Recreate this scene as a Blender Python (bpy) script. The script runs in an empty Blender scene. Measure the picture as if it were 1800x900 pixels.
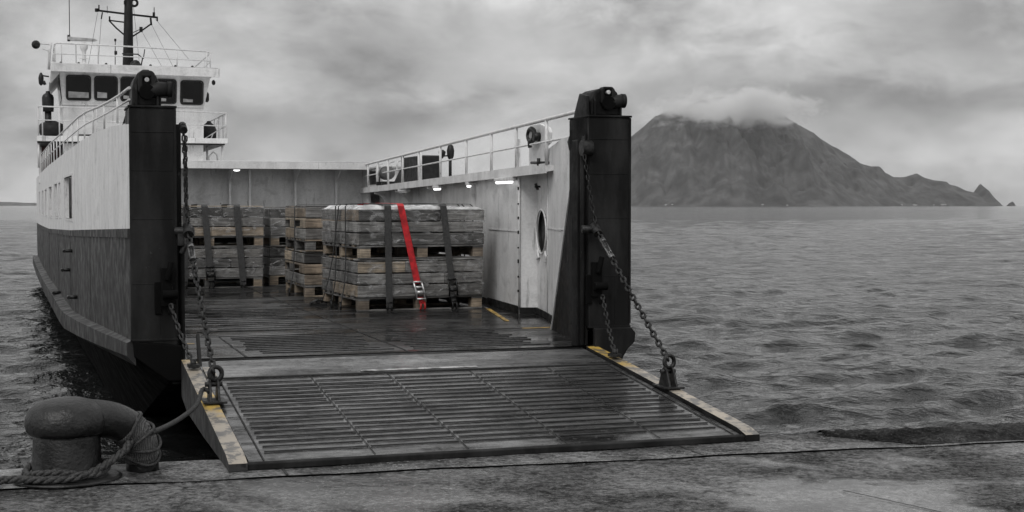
import bpy, math, random
import numpy as np
from mathutils import Vector, Matrix
random.seed(7); RNG = np.random.RandomState(5)
sc = bpy.context.scene
COL = sc.collection
R = math.radians

# ------------------------------------------------------------------ camera
cam = bpy.data.objects.new("camera", bpy.data.cameras.new("camera")); COL.objects.link(cam)
cam.data.lens = 50; cam.data.sensor_width = 36; cam.data.sensor_fit = 'HORIZONTAL'
cam.data.clip_start = 0.1; cam.data.clip_end = 60000
cam.location = (0, 0, 2.0)
cam.rotation_euler = (R(90 - 2.04), 0, 0)
sc.camera = cam

# ------------------------------------------------------------------ view
sc.view_settings.view_transform = 'Standard'; sc.view_settings.look = 'None'
sc.view_settings.exposure = 0.63; sc.view_settings.gamma = 1
sc.cycles.use_denoising = True
sc.cycles.volume_step_rate = 2.0
sc.cycles.volume_max_steps = 128
sc.cycles.max_bounces = 8
sc.cycles.volume_bounces = 4

SUN_EL, SUN_ROT = R(48), R(200)

# ------------------------------------------------------------------ world: overcast sky
world = bpy.data.worlds.new("World"); sc.world = world; world.use_nodes = True
nt = world.node_tree; N = nt.nodes; L = nt.links; N.clear()
def node(nt_, t, **k):
    n = nt_.nodes.new(t)
    for a, b in k.items(): setattr(n, a, b)
    return n
wo = node(nt, 'ShaderNodeOutputWorld'); bg = node(nt, 'ShaderNodeBackground'); bg.inputs[1].default_value = 0.1
sky = node(nt, 'ShaderNodeTexSky'); sky.sky_type = 'NISHITA'; sky.sun_disc = False
sky.sun_elevation = SUN_EL; sky.sun_rotation = SUN_ROT
bw = node(nt, 'ShaderNodeRGBToBW'); L.new(sky.outputs[0], bw.inputs[0])
tc = node(nt, 'ShaderNodeTexCoord'); sep = node(nt, 'ShaderNodeSeparateXYZ'); L.new(tc.outputs['Generated'], sep.inputs[0])
def math_(nt_, op, a, b=None, c=None, clamp=False):
    m = node(nt_, 'ShaderNodeMath', operation=op); m.use_clamp = clamp
    for i, x in enumerate((a, b, c)):
        if x is None: continue
        if isinstance(x, (int, float)): m.inputs[i].default_value = x
        else: nt_.links.new(x, m.inputs[i])
    return m.outputs[0]
zc = math_(nt, 'MAXIMUM', sep.outputs[2], 0.0)
den = math_(nt, 'ADD', zc, 0.10)
px_ = math_(nt, 'DIVIDE', sep.outputs[0], den); py_ = math_(nt, 'DIVIDE', sep.outputs[1], den)
comb = node(nt, 'ShaderNodeCombineXYZ'); L.new(px_, comb.inputs[0]); L.new(py_, comb.inputs[1]); comb.inputs[2].default_value = 3.7
def noise(nt_, vec, scale, detail=5, rough=.5, dist=0.0):
    n = node(nt_, 'ShaderNodeTexNoise'); n.inputs['Scale'].default_value = scale; n.inputs['Detail'].default_value = detail
    n.inputs['Roughness'].default_value = rough; n.inputs['Distortion'].default_value = dist
    if vec is not None: nt_.links.new(vec, n.inputs['Vector'])
    return n.outputs[0]
def ramp(nt_, fac, stops):
    r = node(nt_, 'ShaderNodeValToRGB'); nt_.links.new(fac, r.inputs[0]); cr = r.color_ramp
    while len(cr.elements) < len(stops): cr.elements.new(.5)
    for e, (p, c) in zip(cr.elements, stops):
        e.position = p; e.color = (c, c, c, 1) if isinstance(c, (int, float)) else (*c, 1)
    return r.outputs[0]
comb2 = comb
mp1 = node(nt, 'ShaderNodeMapping'); L.new(comb.outputs[0], mp1.inputs[0]); mp1.inputs['Scale'].default_value = (1.0, .8, 1); mp1.inputs['Location'].default_value = (0.4, 1.3, 0)
mpd = node(nt, 'ShaderNodeMapping'); L.new(tc.outputs['Generated'], mpd.inputs[0]); mpd.inputs['Scale'].default_value = (4.2, 4.2, 8.0); mpd.inputs['Location'].default_value = (1.7, .4, .2)
n0 = noise(nt, mpd.outputs[0], 1.3, 8, .56, .25)
n2 = noise(nt, mpd.outputs[0], 4.2, 8, .6, .3)
n1 = noise(nt, mp1.outputs[0], 0.42, 6, .52, .5)
mixn = math_(nt, 'ADD', math_(nt, 'ADD', math_(nt, 'MULTIPLY', n0, .62), math_(nt, 'MULTIPLY', n2, .32)), math_(nt, 'MULTIPLY', n1, .06))
# broad cloud masses, as bearings (x/y) and elevations (z/y) of the overcast
yy = math_(nt, 'MAXIMUM', sep.outputs[1], .02)
wob = math_(nt, 'MULTIPLY', math_(nt, 'SUBTRACT', n2, .5), .16)
bx_ = math_(nt, 'ADD', math_(nt, 'DIVIDE', sep.outputs[0], yy), wob); bz_ = math_(nt, 'ADD', math_(nt, 'DIVIDE', sep.outputs[2], yy), math_(nt, 'MULTIPLY', wob, .35))
for (x0, z0, aa, bb, am) in ((.02, .128, .085, .022, -.075), (-.12, .058, .10, .012, -.03), (.22, .078, .09, .018, -.075), (.33, .125, .05, .02, -.05), (.19, .130, .06, .016, .04),
                             (-.04, .085, .035, .016, .05), (-.08, .035, .10, .014, .045), (-.30, .085, .09, .04, .04), (.33, .032, .14, .018, .055), (.11, .065, .035, .012, .06), (-.34, .01, .06, .02, .03)):
    qx = math_(nt, 'POWER', math_(nt, 'DIVIDE', math_(nt, 'SUBTRACT', bx_, x0), aa), 2); qz = math_(nt, 'POWER', math_(nt, 'DIVIDE', math_(nt, 'SUBTRACT', bz_, z0), bb), 2)
    e_ = math_(nt, 'EXPONENT', math_(nt, 'MULTIPLY', math_(nt, 'ADD', qx, qz), -1.0)); mixn = math_(nt, 'ADD', mixn, math_(nt, 'MULTIPLY', e_, am * 1.15))
cl = ramp(nt, mixn, [(.37, 1.8), (.5, 3.55), (.63, 5.7)])
# paler towards the horizon; unseen upper sky raised to light the scene
hz = ramp(nt, zc, [(0.0, .86), (.07, .73), (.12, .80), (.20, 1.35), (.45, 1.35)])
clm = node(nt, 'ShaderNodeMixRGB', blend_type='MULTIPLY'); clm.inputs[0].default_value = 1; L.new(cl, clm.inputs[1]); L.new(hz, clm.inputs[2])
mx = node(nt, 'ShaderNodeMixRGB'); mx.inputs[0].default_value = .93; L.new(bw.outputs[0], mx.inputs[1]); L.new(clm.outputs[0], mx.inputs[2])
L.new(mx.outputs[0], bg.inputs[0]); L.new(bg.outputs[0], wo.inputs[0])

sd = bpy.data.lights.new("sun", 'SUN'); sd.energy = .9; sd.angle = R(25); sd.color = (1, .985, .97)
so = bpy.data.objects.new("sun", sd); COL.objects.link(so)
so.rotation_euler = (R(90) - SUN_EL, 0, R(180) - SUN_ROT)

# ------------------------------------------------------------------ material helpers
def newmat(name):
    m = bpy.data.materials.new(name); m.use_nodes = True
    t = m.node_tree; t.nodes.clear()
    o = node(t, 'ShaderNodeOutputMaterial'); b = node(t, 'ShaderNodeBsdfPrincipled')
    t.links.new(b.outputs[0], o.inputs[0])
    return m, t, b
def coords(t, scale=(1, 1, 1), kind='Object'):
    c = node(t, 'ShaderNodeTexCoord'); mp = node(t, 'ShaderNodeMapping'); mp.inputs['Scale'].default_value = scale
    t.links.new(c.outputs[kind], mp.inputs[0]); return mp.outputs[0]
def mix(t, fac, a, b, blend='MIX'):
    m = node(t, 'ShaderNodeMixRGB', blend_type=blend)
    for i, x in enumerate((fac, a, b)):
        if isinstance(x, (int, float)): m.inputs[i].default_value = x if i == 0 else (x, x, x, 1)
        elif isinstance(x, tuple): m.inputs[i].default_value = (*x, 1)
        else: t.links.new(x, m.inputs[i])
    return m.outputs[0]
def bump(t, b, h, strength, dist):
    n = node(t, 'ShaderNodeBump'); n.inputs['Strength'].default_value = strength; n.inputs['Distance'].default_value = dist
    t.links.new(h, n.inputs['Height']); t.links.new(n.outputs[0], b.inputs['Normal'])
def g(x): return (x, x, x)

def m_plain(name, c, rough=.5, metal=0., var=.35, scale=6, bmp=.15, bd=.01, rvar=.15):
    m, t, b = newmat(name); c = g(c) if isinstance(c, (int, float)) else c
    v = coords(t)
    n = noise(t, v, scale, 6, .6)
    f = ramp(t, n, [(.39, 1 - var), (.61, 1 + var)])
    t.links.new(mix(t, 1.0, c, f, 'MULTIPLY'), b.inputs['Base Color'])
    t.links.new(ramp(t, noise(t, v, scale * .7, 4, .6), [(.3, max(.03, rough - rvar)), (.7, min(1, rough + rvar))]), b.inputs['Roughness'])
    b.inputs['Metallic'].default_value = metal
    bump(t, b, noise(t, v, scale * 6, 4, .6), bmp, bd)
    return m

def m_paint(name, base, dark, grime=.5, chips=.66, rough=.4, chipcol=.03, vs=.25, sc1=1.3, streak=.4):
    """painted steel plate: weather streaks, chips and shallow buckling"""
    m, t, b = newmat(name)
    v = coords(t, (sc1, sc1, sc1 * vs)); v1 = coords(t)
    st = noise(t, v, 2.2, 7, .62, .2)
    f = ramp(t, st, [(.42, 0.), (.72, streak)])
    big = noise(t, v1, .55, 4, .6)
    f2 = ramp(t, big, [(.35, 0.), (.75, grime)])
    c = mix(t, f, g(base), g(dark)); c = mix(t, f2, c, g(base * .6 + dark * .4))
    ch = noise(t, coords(t, (3.2, 3.2, 1.6)), 3.4, 9, .68)
    cf = ramp(t, ch, [(chips, 0.), (chips + .025, 1.)])
    c = mix(t, cf, c, g(chipcol))
    if base > .1:
        dr = noise(t, coords(t, (7, 7, .9)), 1.3, 5, .6, .2); c = mix(t, ramp(t, dr, [(.62, 0.), (.69, .55)]), c, g(.10))
        blot = noise(t, coords(t, (2, 2, 3)), 1.1, 7, .65, .6); c = mix(t, ramp(t, blot, [(.56, 0.), (.66, .35)]), c, g(.28))
    fine = noise(t, v1, 26, 5, .6); c = mix(t, 1., c, ramp(t, fine, [(.39, .94), (.61, 1.05)]), 'MULTIPLY')
    t.links.new(c, b.inputs['Base Color'])
    t.links.new(ramp(t, noise(t, v1, 5, 5, .6), [(.39, rough - .1), (.61, rough + .2)]), b.inputs['Roughness'])
    b.inputs['Specular IOR Level'].default_value = .5 if base > .1 else (.12 if base > .006 else .03)
    hh = math_(t, 'ADD', math_(t, 'MULTIPLY', noise(t, v1, 1.1, 2, .5), 1.0), math_(t, 'MULTIPLY', fine, .03))
    hh = math_(t, 'SUBTRACT', hh, math_(t, 'MULTIPLY', cf, .03))
    bump(t, b, hh, .35, .06)
    return m

M = {}
M['white'] = m_paint('white_paint', .74, .26, .3, .72)
M['whitein'] = m_paint('white_paint_inner', .70, .22, .32, .70, rough=.45, vs=.35)
M['rail'] = m_paint('rail_paint', .68, .25, .3, .66, sc1=6)
M['black'] = m_paint('black_paint', .007, .045, .4, .665, rough=.5, chipcol=.055, streak=.75)
M['keelblack_shade'] = m_paint('keel_black_paint_shade', .005, .012, .4, .9, rough=.7)  # black bottom paint, darkened further for the shadow under the bow
M['hullblack'] = m_paint('hull_black_paint', .026, .10, .8, .74, rough=.5, chipcol=.12, vs=.10, streak=.6, sc1=.9)
M['dark'] = m_plain('dark_steel', .012, .5, .3, .5, 14, .3)
M['rubber_bar_shade'] = m_plain('black_rubber_bar_shade', .012, .7, 0, .3, 10, .2)
M['chain'] = m_plain('chain_steel', .022, .5, .5, .6, 20, .4)
M['steel'] = m_plain('galvanised_steel', .62, .4, .6, .3, 20, .2)
M['dullsteel'] = m_plain('dull_steel', .16, .45, .8, .5, 20, .2)
M['cast'] = m_plain('cast_iron_paint', .011, .42, .1, .9, 5, .6, .015)
M['glass'] = m_plain('window_glass', .004, .05, 0, .2, 2, .02, .01, .02)
M['glass'].node_tree.nodes['Principled BSDF'].inputs['Specular IOR Level'].default_value = .2
M['red'] = m_plain('red_webbing', (.46, .014, .02), .6, 0, .4, 9, .4, .006)
M['redhook'] = m_plain('red_hook_paint', (.42, .02, .02), .4, .2, .5, 30, .3, .004)
M['strap'] = m_plain('grey_webbing', .04, .65, 0, .3, 30, .2, .003)
M['cord'] = m_plain('black_cord', .02, .7, 0, .3, 30, .2, .003)
M['graygear'] = m_plain('grey_gear', .10, .6, 0, .4, 4)
M['darkred'] = m_plain('dark_red_passage_shade', (.06, .02, .018), .6, 0, .3, 5)
M['pale'] = m_plain('pale_interior', .35, .6, 0, .3, 4)
M['stone'] = None

def m_deck(name, base, wet_lo, wet_hi, sx=1.0, paint=0.0):
    """wet steel plate with puddles, scuffs and dirt"""
    m, t, b = newmat(name)
    v = coords(t); vl = coords(t, (.55, 1.6, 1))
    a = noise(t, vl, 1.6, 8, .62, .6); s = noise(t, coords(t, (1.0, 7, 1)), 1.3, 7, .65, .3)
    c = mix(t, ramp(t, a, [(.40, 0.), (.60, 1.)]), g(base * .4), g(base * 1.7))
    c = mix(t, 1., c, ramp(t, s, [(.40, .5), (.62, 1.6)]), 'MULTIPLY')
    sp = noise(t, v, 17, 6, .7); c = mix(t, ramp(t, sp, [(.56, 0.), (.64, .6)]), c, g(base * 2.6))
    t.links.new(c, b.inputs['Base Color'])
    w = noise(t, coords(t, (.6, 1.5, 1)), .9, 6, .6, .4)
    t.links.new(ramp(t, w, [(.42, wet_lo), (.58, wet_hi)]), b.inputs['Roughness'])
    fs = noise(t, v, 11, 8, .72, .3)
    sp_ = math_(t, 'MULTIPLY', ramp(t, fs, [(.42, .25), (.58, 1.0)]), ramp(t, s, [(.40, .35), (.60, 1.0)]))
    sp_ = math_(t, 'MULTIPLY', sp_, ramp(t, a, [(.42, .4), (.58, 1.0)]))
    t.links.new(math_(t, 'MULTIPLY', sp_, .85), b.inputs['Specular IOR Level'])
    h = math_(t, 'ADD', math_(t, 'MULTIPLY', noise(t, v, 30, 5, .6), .25), math_(t, 'MULTIPLY', s, .5))
    wv = ramp(t, w, [(.4, .15), (.62, 1.)])
    h = math_(t, 'MULTIPLY', h, wv)
    bump(t, b, h, .6, .02)
    return m
M['deck'] = m_deck('wet_deck_steel', .02, .06, .38)
M['ramp'] = m_deck('wet_ramp_steel', .042, .07, .36)
M['bar'] = m_plain('worn_grip_bar', .04, .33, .0, .5, 12, .3)

def m_edge(name, first):
    """worn yellow over white edge paint; yellow remains near the hinge"""
    m, t, b = newmat(name)
    v = coords(t); tcn = node(t, 'ShaderNodeTexCoord'); sp = node(t, 'ShaderNodeSeparateXYZ'); t.links.new(tcn.outputs['Object'], sp.inputs[0])
    n = noise(t, v, 4, 6, .65)
    k = math_(t, 'ADD', sp.outputs[1], math_(t, 'MULTIPLY', math_(t, 'SUBTRACT', n, .5), 1.1))
    yl = ramp(t, math_(t, 'DIVIDE', math_(t, 'ADD', k, 4.0), 4.0, clamp=True), first)
    worn = noise(t, v, 9, 9, .7)
    c = mix(t, yl, (.40, .35, .28), (.58, .37, .04))
    c = mix(t, ramp(t, worn, [(.49, 0.), (.54, .85)]), c, g(.07))
    c = mix(t, ramp(t, noise(t, v, 2.2, 4, .6), [(.3, 0.), (.8, .6)]), c, g(.12))
    t.links.new(c, b.inputs['Base Color']); b.inputs['Roughness'].default_value = .4
    bump(t, b, worn, .3, .01)
    return m
M['edgeL'] = m_edge('worn_edge_paint_port', [(.40, 0.), (.47, .9), (.58, .9), (.64, 0.), (.9, 0.), (.97, .45)])
M['edgeR'] = m_edge('worn_edge_paint_starboard', [(.66, 0.), (.8, .9)])
M['yellow'] = m_plain('worn_yellow_line', (.42, .27, .06), .4, 0, .6, 8, .2)
M['whiteline'] = m_plain('worn_white_line', .26, .4, 0, .8, 9, .2)

def m_wood():
    m, t, b = newmat('weathered_wood')
    at = node(t, 'ShaderNodeVertexColor', layer_name='tint')
    v = coords(t, (1.3, 1.3, 34)); n = noise(t, v, 1.6, 7, .65, .4)
    n2 = noise(t, coords(t), 5, 6, .6)
    c = mix(t, 1., at.outputs[0], ramp(t, n, [(.38, .55), (.62, 1.5)]), 'MULTIPLY')
    c = mix(t, 1., c, ramp(t, n2, [(.39, .7), (.61, 1.3)]), 'MULTIPLY')
    t.links.new(c, b.inputs['Base Color']); b.inputs['Roughness'].default_value = .42
    bump(t, b, n, .5, .012)
    return m
M['wood'] = m_wood()
def m_film():
    m, t, b = newmat('clear_wrap_film')
    tr = node(t, 'ShaderNodeBsdfTransparent'); gl = node(t, 'ShaderNodeBsdfGlossy'); gl.inputs['Roughness'].default_value = .18; gl.inputs[0].default_value = (.8, .8, .8, 1)
    df = node(t, 'ShaderNodeBsdfDiffuse'); df.inputs[0].default_value = (.55, .55, .55, 1)
    v = coords(t, (1, 1, 2.2)); n = noise(t, v, 5, 7, .65, 1.2)
    ms = node(t, 'ShaderNodeMixShader'); t.links.new(ramp(t, n, [(.50, .02), (.62, .40)]), ms.inputs[0]); t.links.new(tr.outputs[0], ms.inputs[1])
    m2 = node(t, 'ShaderNodeMixShader'); m2.inputs[0].default_value = .5; t.links.new(gl.outputs[0], m2.inputs[1]); t.links.new(df.outputs[0], m2.inputs[2])
    t.links.new(m2.outputs[0], ms.inputs[2])
    bn = node(t, 'ShaderNodeBump'); bn.inputs['Strength'].default_value = .8; bn.inputs['Distance'].default_value = .03
    t.links.new(n, bn.inputs['Height']); t.links.new(bn.outputs[0], gl.inputs['Normal']); t.links.new(bn.outputs[0], df.inputs['Normal'])
    o = [x for x in t.nodes if x.type == 'OUTPUT_MATERIAL'][0]; t.links.new(ms.outputs[0], o.inputs[0])
    return m
M['film'] = m_film()
M['sheet'] = m_plain('white_plastic_sheet', .5, .3, 0, .35, 4, .5, .03)
def m_emit(name, s):
    m, t, b = newmat(name); b.inputs['Base Color'].default_value = (.8, .8, .8, 1)
    b.inputs['Emission Color'].default_value = (1, 1, 1, 1); b.inputs['Emission Strength'].default_value = s; return m
M['tube'] = m_emit('lit_tube', 1.2)
def m_rope():
    m, t, b = newmat('weathered_rope')
    v = coords(t); n = noise(t, v, 60, 4, .6)
    c = mix(t, ramp(t, n, [(.39, 0.), (.61, 1.)]), g(.014), g(.06))
    t.links.new(c, b.inputs['Base Color']); b.inputs['Roughness'].default_value = .8
    bump(t, b, n, .5, .006); return m
M['rope'] = m_rope()
def m_canvas():
    m, t, b = newmat('frayed_wrapping')
    w = node(t, 'ShaderNodeTexWave'); w.inputs['Scale'].default_value = 22; w.inputs['Distortion'].default_value = 6; w.inputs['Detail'].default_value = 3
    t.links.new(coords(t), w.inputs[0])
    n = noise(t, coords(t), 12, 6, .65)
    c = mix(t, ramp(t, n, [(.35, 0.), (.65, 1.)]), g(.05), g(.15))
    c = mix(t, .5, c, mix(t, w.outputs['Fac'], g(.03), g(.15)))
    t.links.new(c, b.inputs['Base Color']); b.inputs['Roughness'].default_value = .8
    bump(t, b, w.outputs['Fac'], .7, .02); return m
M['canvas'] = m_canvas()

# ------------------------------------------------------------------ mesh builder
class MB:
    def __init__(s, mats=None): s.v = []; s.f = []; s.mi = []; s.t = []; s.sm = []; s.mats = mats; s.cur = 0; s.tint = (1, 1, 1)
    def face(s, idx, smooth=False): s.f.append(tuple(idx)); s.mi.append(s.cur); s.t.append(s.tint); s.sm.append(smooth)
    def add(s, vs, fs, smooth=False):
        o = len(s.v); s.v += [tuple(map(float, p)) for p in vs]
        for f in fs: s.face([i + o for i in f], smooth)
    def box(s, a, b):
        (x0, y0, z0), (x1, y1, z1) = a, b
        s.add([(x0, y0, z0), (x1, y0, z0), (x1, y1, z0), (x0, y1, z0), (x0, y0, z1), (x1, y0, z1), (x1, y1, z1), (x0, y1, z1)],
              [(0, 3, 2, 1), (4, 5, 6, 7), (0, 1, 5, 4), (1, 2, 6, 5), (2, 3, 7, 6), (3, 0, 4, 7)])
    def hexa(s, p):  # 8 points, bottom 4 ccw, top 4 ccw
        s.add(p, [(0, 3, 2, 1), (4, 5, 6, 7), (0, 1, 5, 4), (1, 2, 6, 5), (2, 3, 7, 6), (3, 0, 4, 7)])
    def slab(s, p, q, th, z0, z1, z0b=None, z1b=None):  # vertical plate from p to q in plan, thickness th to the left of p->q
        p = Vector(p); q = Vector(q); d = (q - p).normalized(); n = Vector((-d.y, d.x)) * th
        z0b = z0 if z0b is None else z0b; z1b = z1 if z1b is None else z1b
        s.hexa([(p.x, p.y, z0), (q.x, q.y, z0b), (q.x + n.x, q.y + n.y, z0b), (p.x + n.x, p.y + n.y, z0),
                (p.x, p.y, z1), (q.x, q.y, z1b), (q.x + n.x, q.y + n.y, z1b), (p.x + n.x, p.y + n.y, z1)])
    def prism(s, pts, vec):  # planar polygon (3D points) extruded along vec
        n = len(pts); V = Vector((tuple(vec) + (0,))[:3]); a = [Vector(p) for p in pts]
        s.add([tuple(p) for p in a] + [tuple(p + V) for p in a],
              [tuple(range(n))[::-1], tuple(range(n, 2 * n))] + [(i, (i + 1) % n, (i + 1) % n + n, i + n) for i in range(n)])
    def tube(s, path, r, sides=8, cap=True, smooth=True):
        P = [Vector(p) for p in path]; n = len(P); rr = r if isinstance(r, (list, tuple)) else [r] * n
        up = None; vs = []
        for i in range(n):
            d = (P[min(i + 1, n - 1)] - P[max(i - 1, 0)]).normalized()
            if up is None:
                up = Vector((0, 0, 1)) if abs(d.z) < .9 else Vector((1, 0, 0))
            a = d.cross(up); a = a.normalized() if a.length > 1e-6 else Vector((1, 0, 0)); b2 = a.cross(d).normalized(); up = b2
            for k in range(sides):
                an = 2 * math.pi * k / sides
                vs.append(P[i] + a * (math.cos(an) * rr[i]) + b2 * (math.sin(an) * rr[i]))
        o = len(s.v); s.v += [tuple(p) for p in vs]
        for i in range(n - 1):
            for k in range(sides):
                k2 = (k + 1) % sides
                s.face((o + i * sides + k, o + i * sides + k2, o + (i + 1) * sides + k2, o + (i + 1) * sides + k), smooth)
        if cap: s.face([o + k for k in range(sides)][::-1]); s.face([o + (n - 1) * sides + k for k in range(sides)])
    def cyl(s, a, b, r, sides=20): s.tube([a, b], r, sides)
    def lathe(s, prof, c, sides=32, axis='z'):  # prof: (r, h)
        o = len(s.v)
        for r, h in prof:
            for k in range(sides):
                an = 2 * math.pi * k / sides; x, y = r * math.cos(an), r * math.sin(an)
                p = {'z': (x, y, h), 'x': (h, x, y), 'y': (x, h, -y)}[axis]
                s.v.append((c[0] + p[0], c[1] + p[1], c[2] + p[2]))
        for i in range(len(prof) - 1):
            for k in range(sides):
                k2 = (k + 1) % sides
                s.face((o + i * sides + k, o + i * sides + k2, o + (i + 1) * sides + k2, o + (i + 1) * sides + k), True)
        s.face([o + k for k in range(sides)][::-1]); s.face([o + (len(prof) - 1) * sides + k for k in range(sides)])
    def link(s, c, d, side, L_, W_, r, seg=12, sides=6):
        d = d.normalized(); side = (side - d * side.dot(d)).normalized(); pts = []
        hw = W_ / 2 - r; hl = L_ / 2 - W_ / 2
        for k in range(seg):
            an = 2 * math.pi * k / seg
            pts.append(c + side * (math.cos(an) * hw) + d * (math.sin(an) * hw + (hl if math.sin(an) > 0 else -hl)))
        nn = d.cross(side); o = len(s.v)
        for i in range(seg):
            tdir = (pts[(i + 1) % seg] - pts[i - 1]).normalized(); out = tdir.cross(nn).normalized()
            for k in range(sides):
                an = 2 * math.pi * k / sides
                s.v.append(tuple(pts[i] + out * (math.cos(an) * r) + nn * (math.sin(an) * r)))
        for i in range(seg):
            i2 = (i + 1) % seg
            for k in range(sides):
                k2 = (k + 1) % sides
                s.face((o + i * sides + k, o + i * sides + k2, o + i2 * sides + k2, o + i2 * sides + k), True)
    def chain(s, path, L_=.085, W_=.055, r=.009):
        P = [Vector(p) for p in path]; seg = [(P[i + 1] - P[i]).length for i in range(len(P) - 1)]; tot = sum(seg); pitch = L_ - 2.6 * r
        n = max(1, int(tot / pitch)); tog = 0
        for i in range(n + 1):
            dd = tot * i / n; k = 0
            while k < len(seg) - 1 and dd > seg[k]: dd -= seg[k]; k += 1
            d = (P[k + 1] - P[k]).normalized(); c = P[k] + d * dd
            sd_ = Vector((1, 0, .1)) if abs(d.x) < .8 else Vector((0, 1, 0))
            a = R(25 + 90 * (i % 2) + random.uniform(-14, 14)); side = Matrix.Rotation(a, 3, d) @ (sd_ - d * sd_.dot(d))
            s.link(c, d, side, L_, W_, r)
    def build(s, name, mat=None, parent=None, off=(0, 0, 0), bevel=0, loc=None, smooth=None):
        me = bpy.data.meshes.new(name); o = np.array(off)
        me.from_pydata([tuple(np.array(p) - o) for p in s.v], [], s.f)
        for m in (s.mats or [mat]): me.materials.append(m)
        me.polygons.foreach_set('material_index', s.mi); me.polygons.foreach_set('use_smooth', s.sm)
        ca = me.color_attributes.new('tint', 'FLOAT_COLOR', 'CORNER'); arr = []
        for f, t_ in zip(s.f, s.t): arr += [t_[0], t_[1], t_[2], 1.0] * len(f)
        ca.data.foreach_set('color', arr); me.update()
        ob = bpy.data.objects.new(name, me); COL.objects.link(ob)
        if parent: ob.parent = parent
        if loc: ob.location = loc
        if bevel:
            bm_ = ob.modifiers.new('bevel', 'BEVEL'); bm_.width = bevel; bm_.segments = 2; bm_.limit_method = 'ANGLE'; bm_.angle_limit = R(40)
        return ob
SPLIT = {'chain_bracket', 'bulkhead_stiffener', 'fairlead_bracket', 'stanchion', 'deckhead_bracket', 'hinge_lugs', 'roof_vents', 'knee_bracket', 'rigging_wire', 'cradle', 'corner_trim', 'deck_edge_pipe', 'bridge_fittings', 'navigation_light', 'yellow_deck_line', 'weld_seam'}
def pieces(m):
    par = list(range(len(m.v)))
    def find(a):
        while par[a] != a: par[a] = par[par[a]]; a = par[a]
        return a
    key = {}
    for f in m.f:
        for i in f[1:]: par[find(i)] = find(f[0])
    groups = {}
    for k, f in enumerate(m.f): groups.setdefault(find(f[0]), []).append(k)
    out_ = []
    for fs in groups.values():
        q = MB(m.mats); ids = sorted({i for k in fs for i in m.f[k]}); mp_ = {a: b for b, a in enumerate(ids)}
        q.v = [m.v[i] for i in ids]
        for k in fs: q.f.append(tuple(mp_[i] for i in m.f[k])); q.mi.append(m.mi[k]); q.t.append(m.t[k]); q.sm.append(m.sm[k])
        out_.append(q)
    return out_
def boxes_touch(a, b, e=.02):
    A, B_ = np.array(a.v), np.array(b.v); return bool(np.all(A.min(0) - e <= B_.max(0)) and np.all(B_.min(0) - e <= A.max(0)))
def split_parts(m):
    ps = pieces(m); merged = []
    for p in ps:
        hit = [q for q in merged if boxes_touch(p, q)]
        for q in hit:
            merged.remove(q); o = len(p.v); p.v += q.v; p.f += [tuple(i + o for i in f) for f in q.f]; p.mi += q.mi; p.t += q.t; p.sm += q.sm
        merged.append(p)
    return merged
def tag(o, label=None, cat=None, group=None, kind=None):
    if label: o['label'] = label
    if cat: o['category'] = cat
    if group: o['group'] = group
    if kind: o['kind'] = kind
    return o
def empty(name, loc, rz=0, parent=None):
    o = bpy.data.objects.new(name, None); COL.objects.link(o); o.location = loc; o.rotation_euler = (0, 0, rz); o.empty_display_size = .2
    if parent: o.parent = parent
    return o
TH = R(18.4); CT, ST = math.cos(TH), math.sin(TH)
def W(u, v, z=0): return (u * CT - v * ST, u * ST + v * CT, z)   # ship plan -> world
def lerp(x, xs, ys): return float(np.interp(x, xs, ys))

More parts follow.
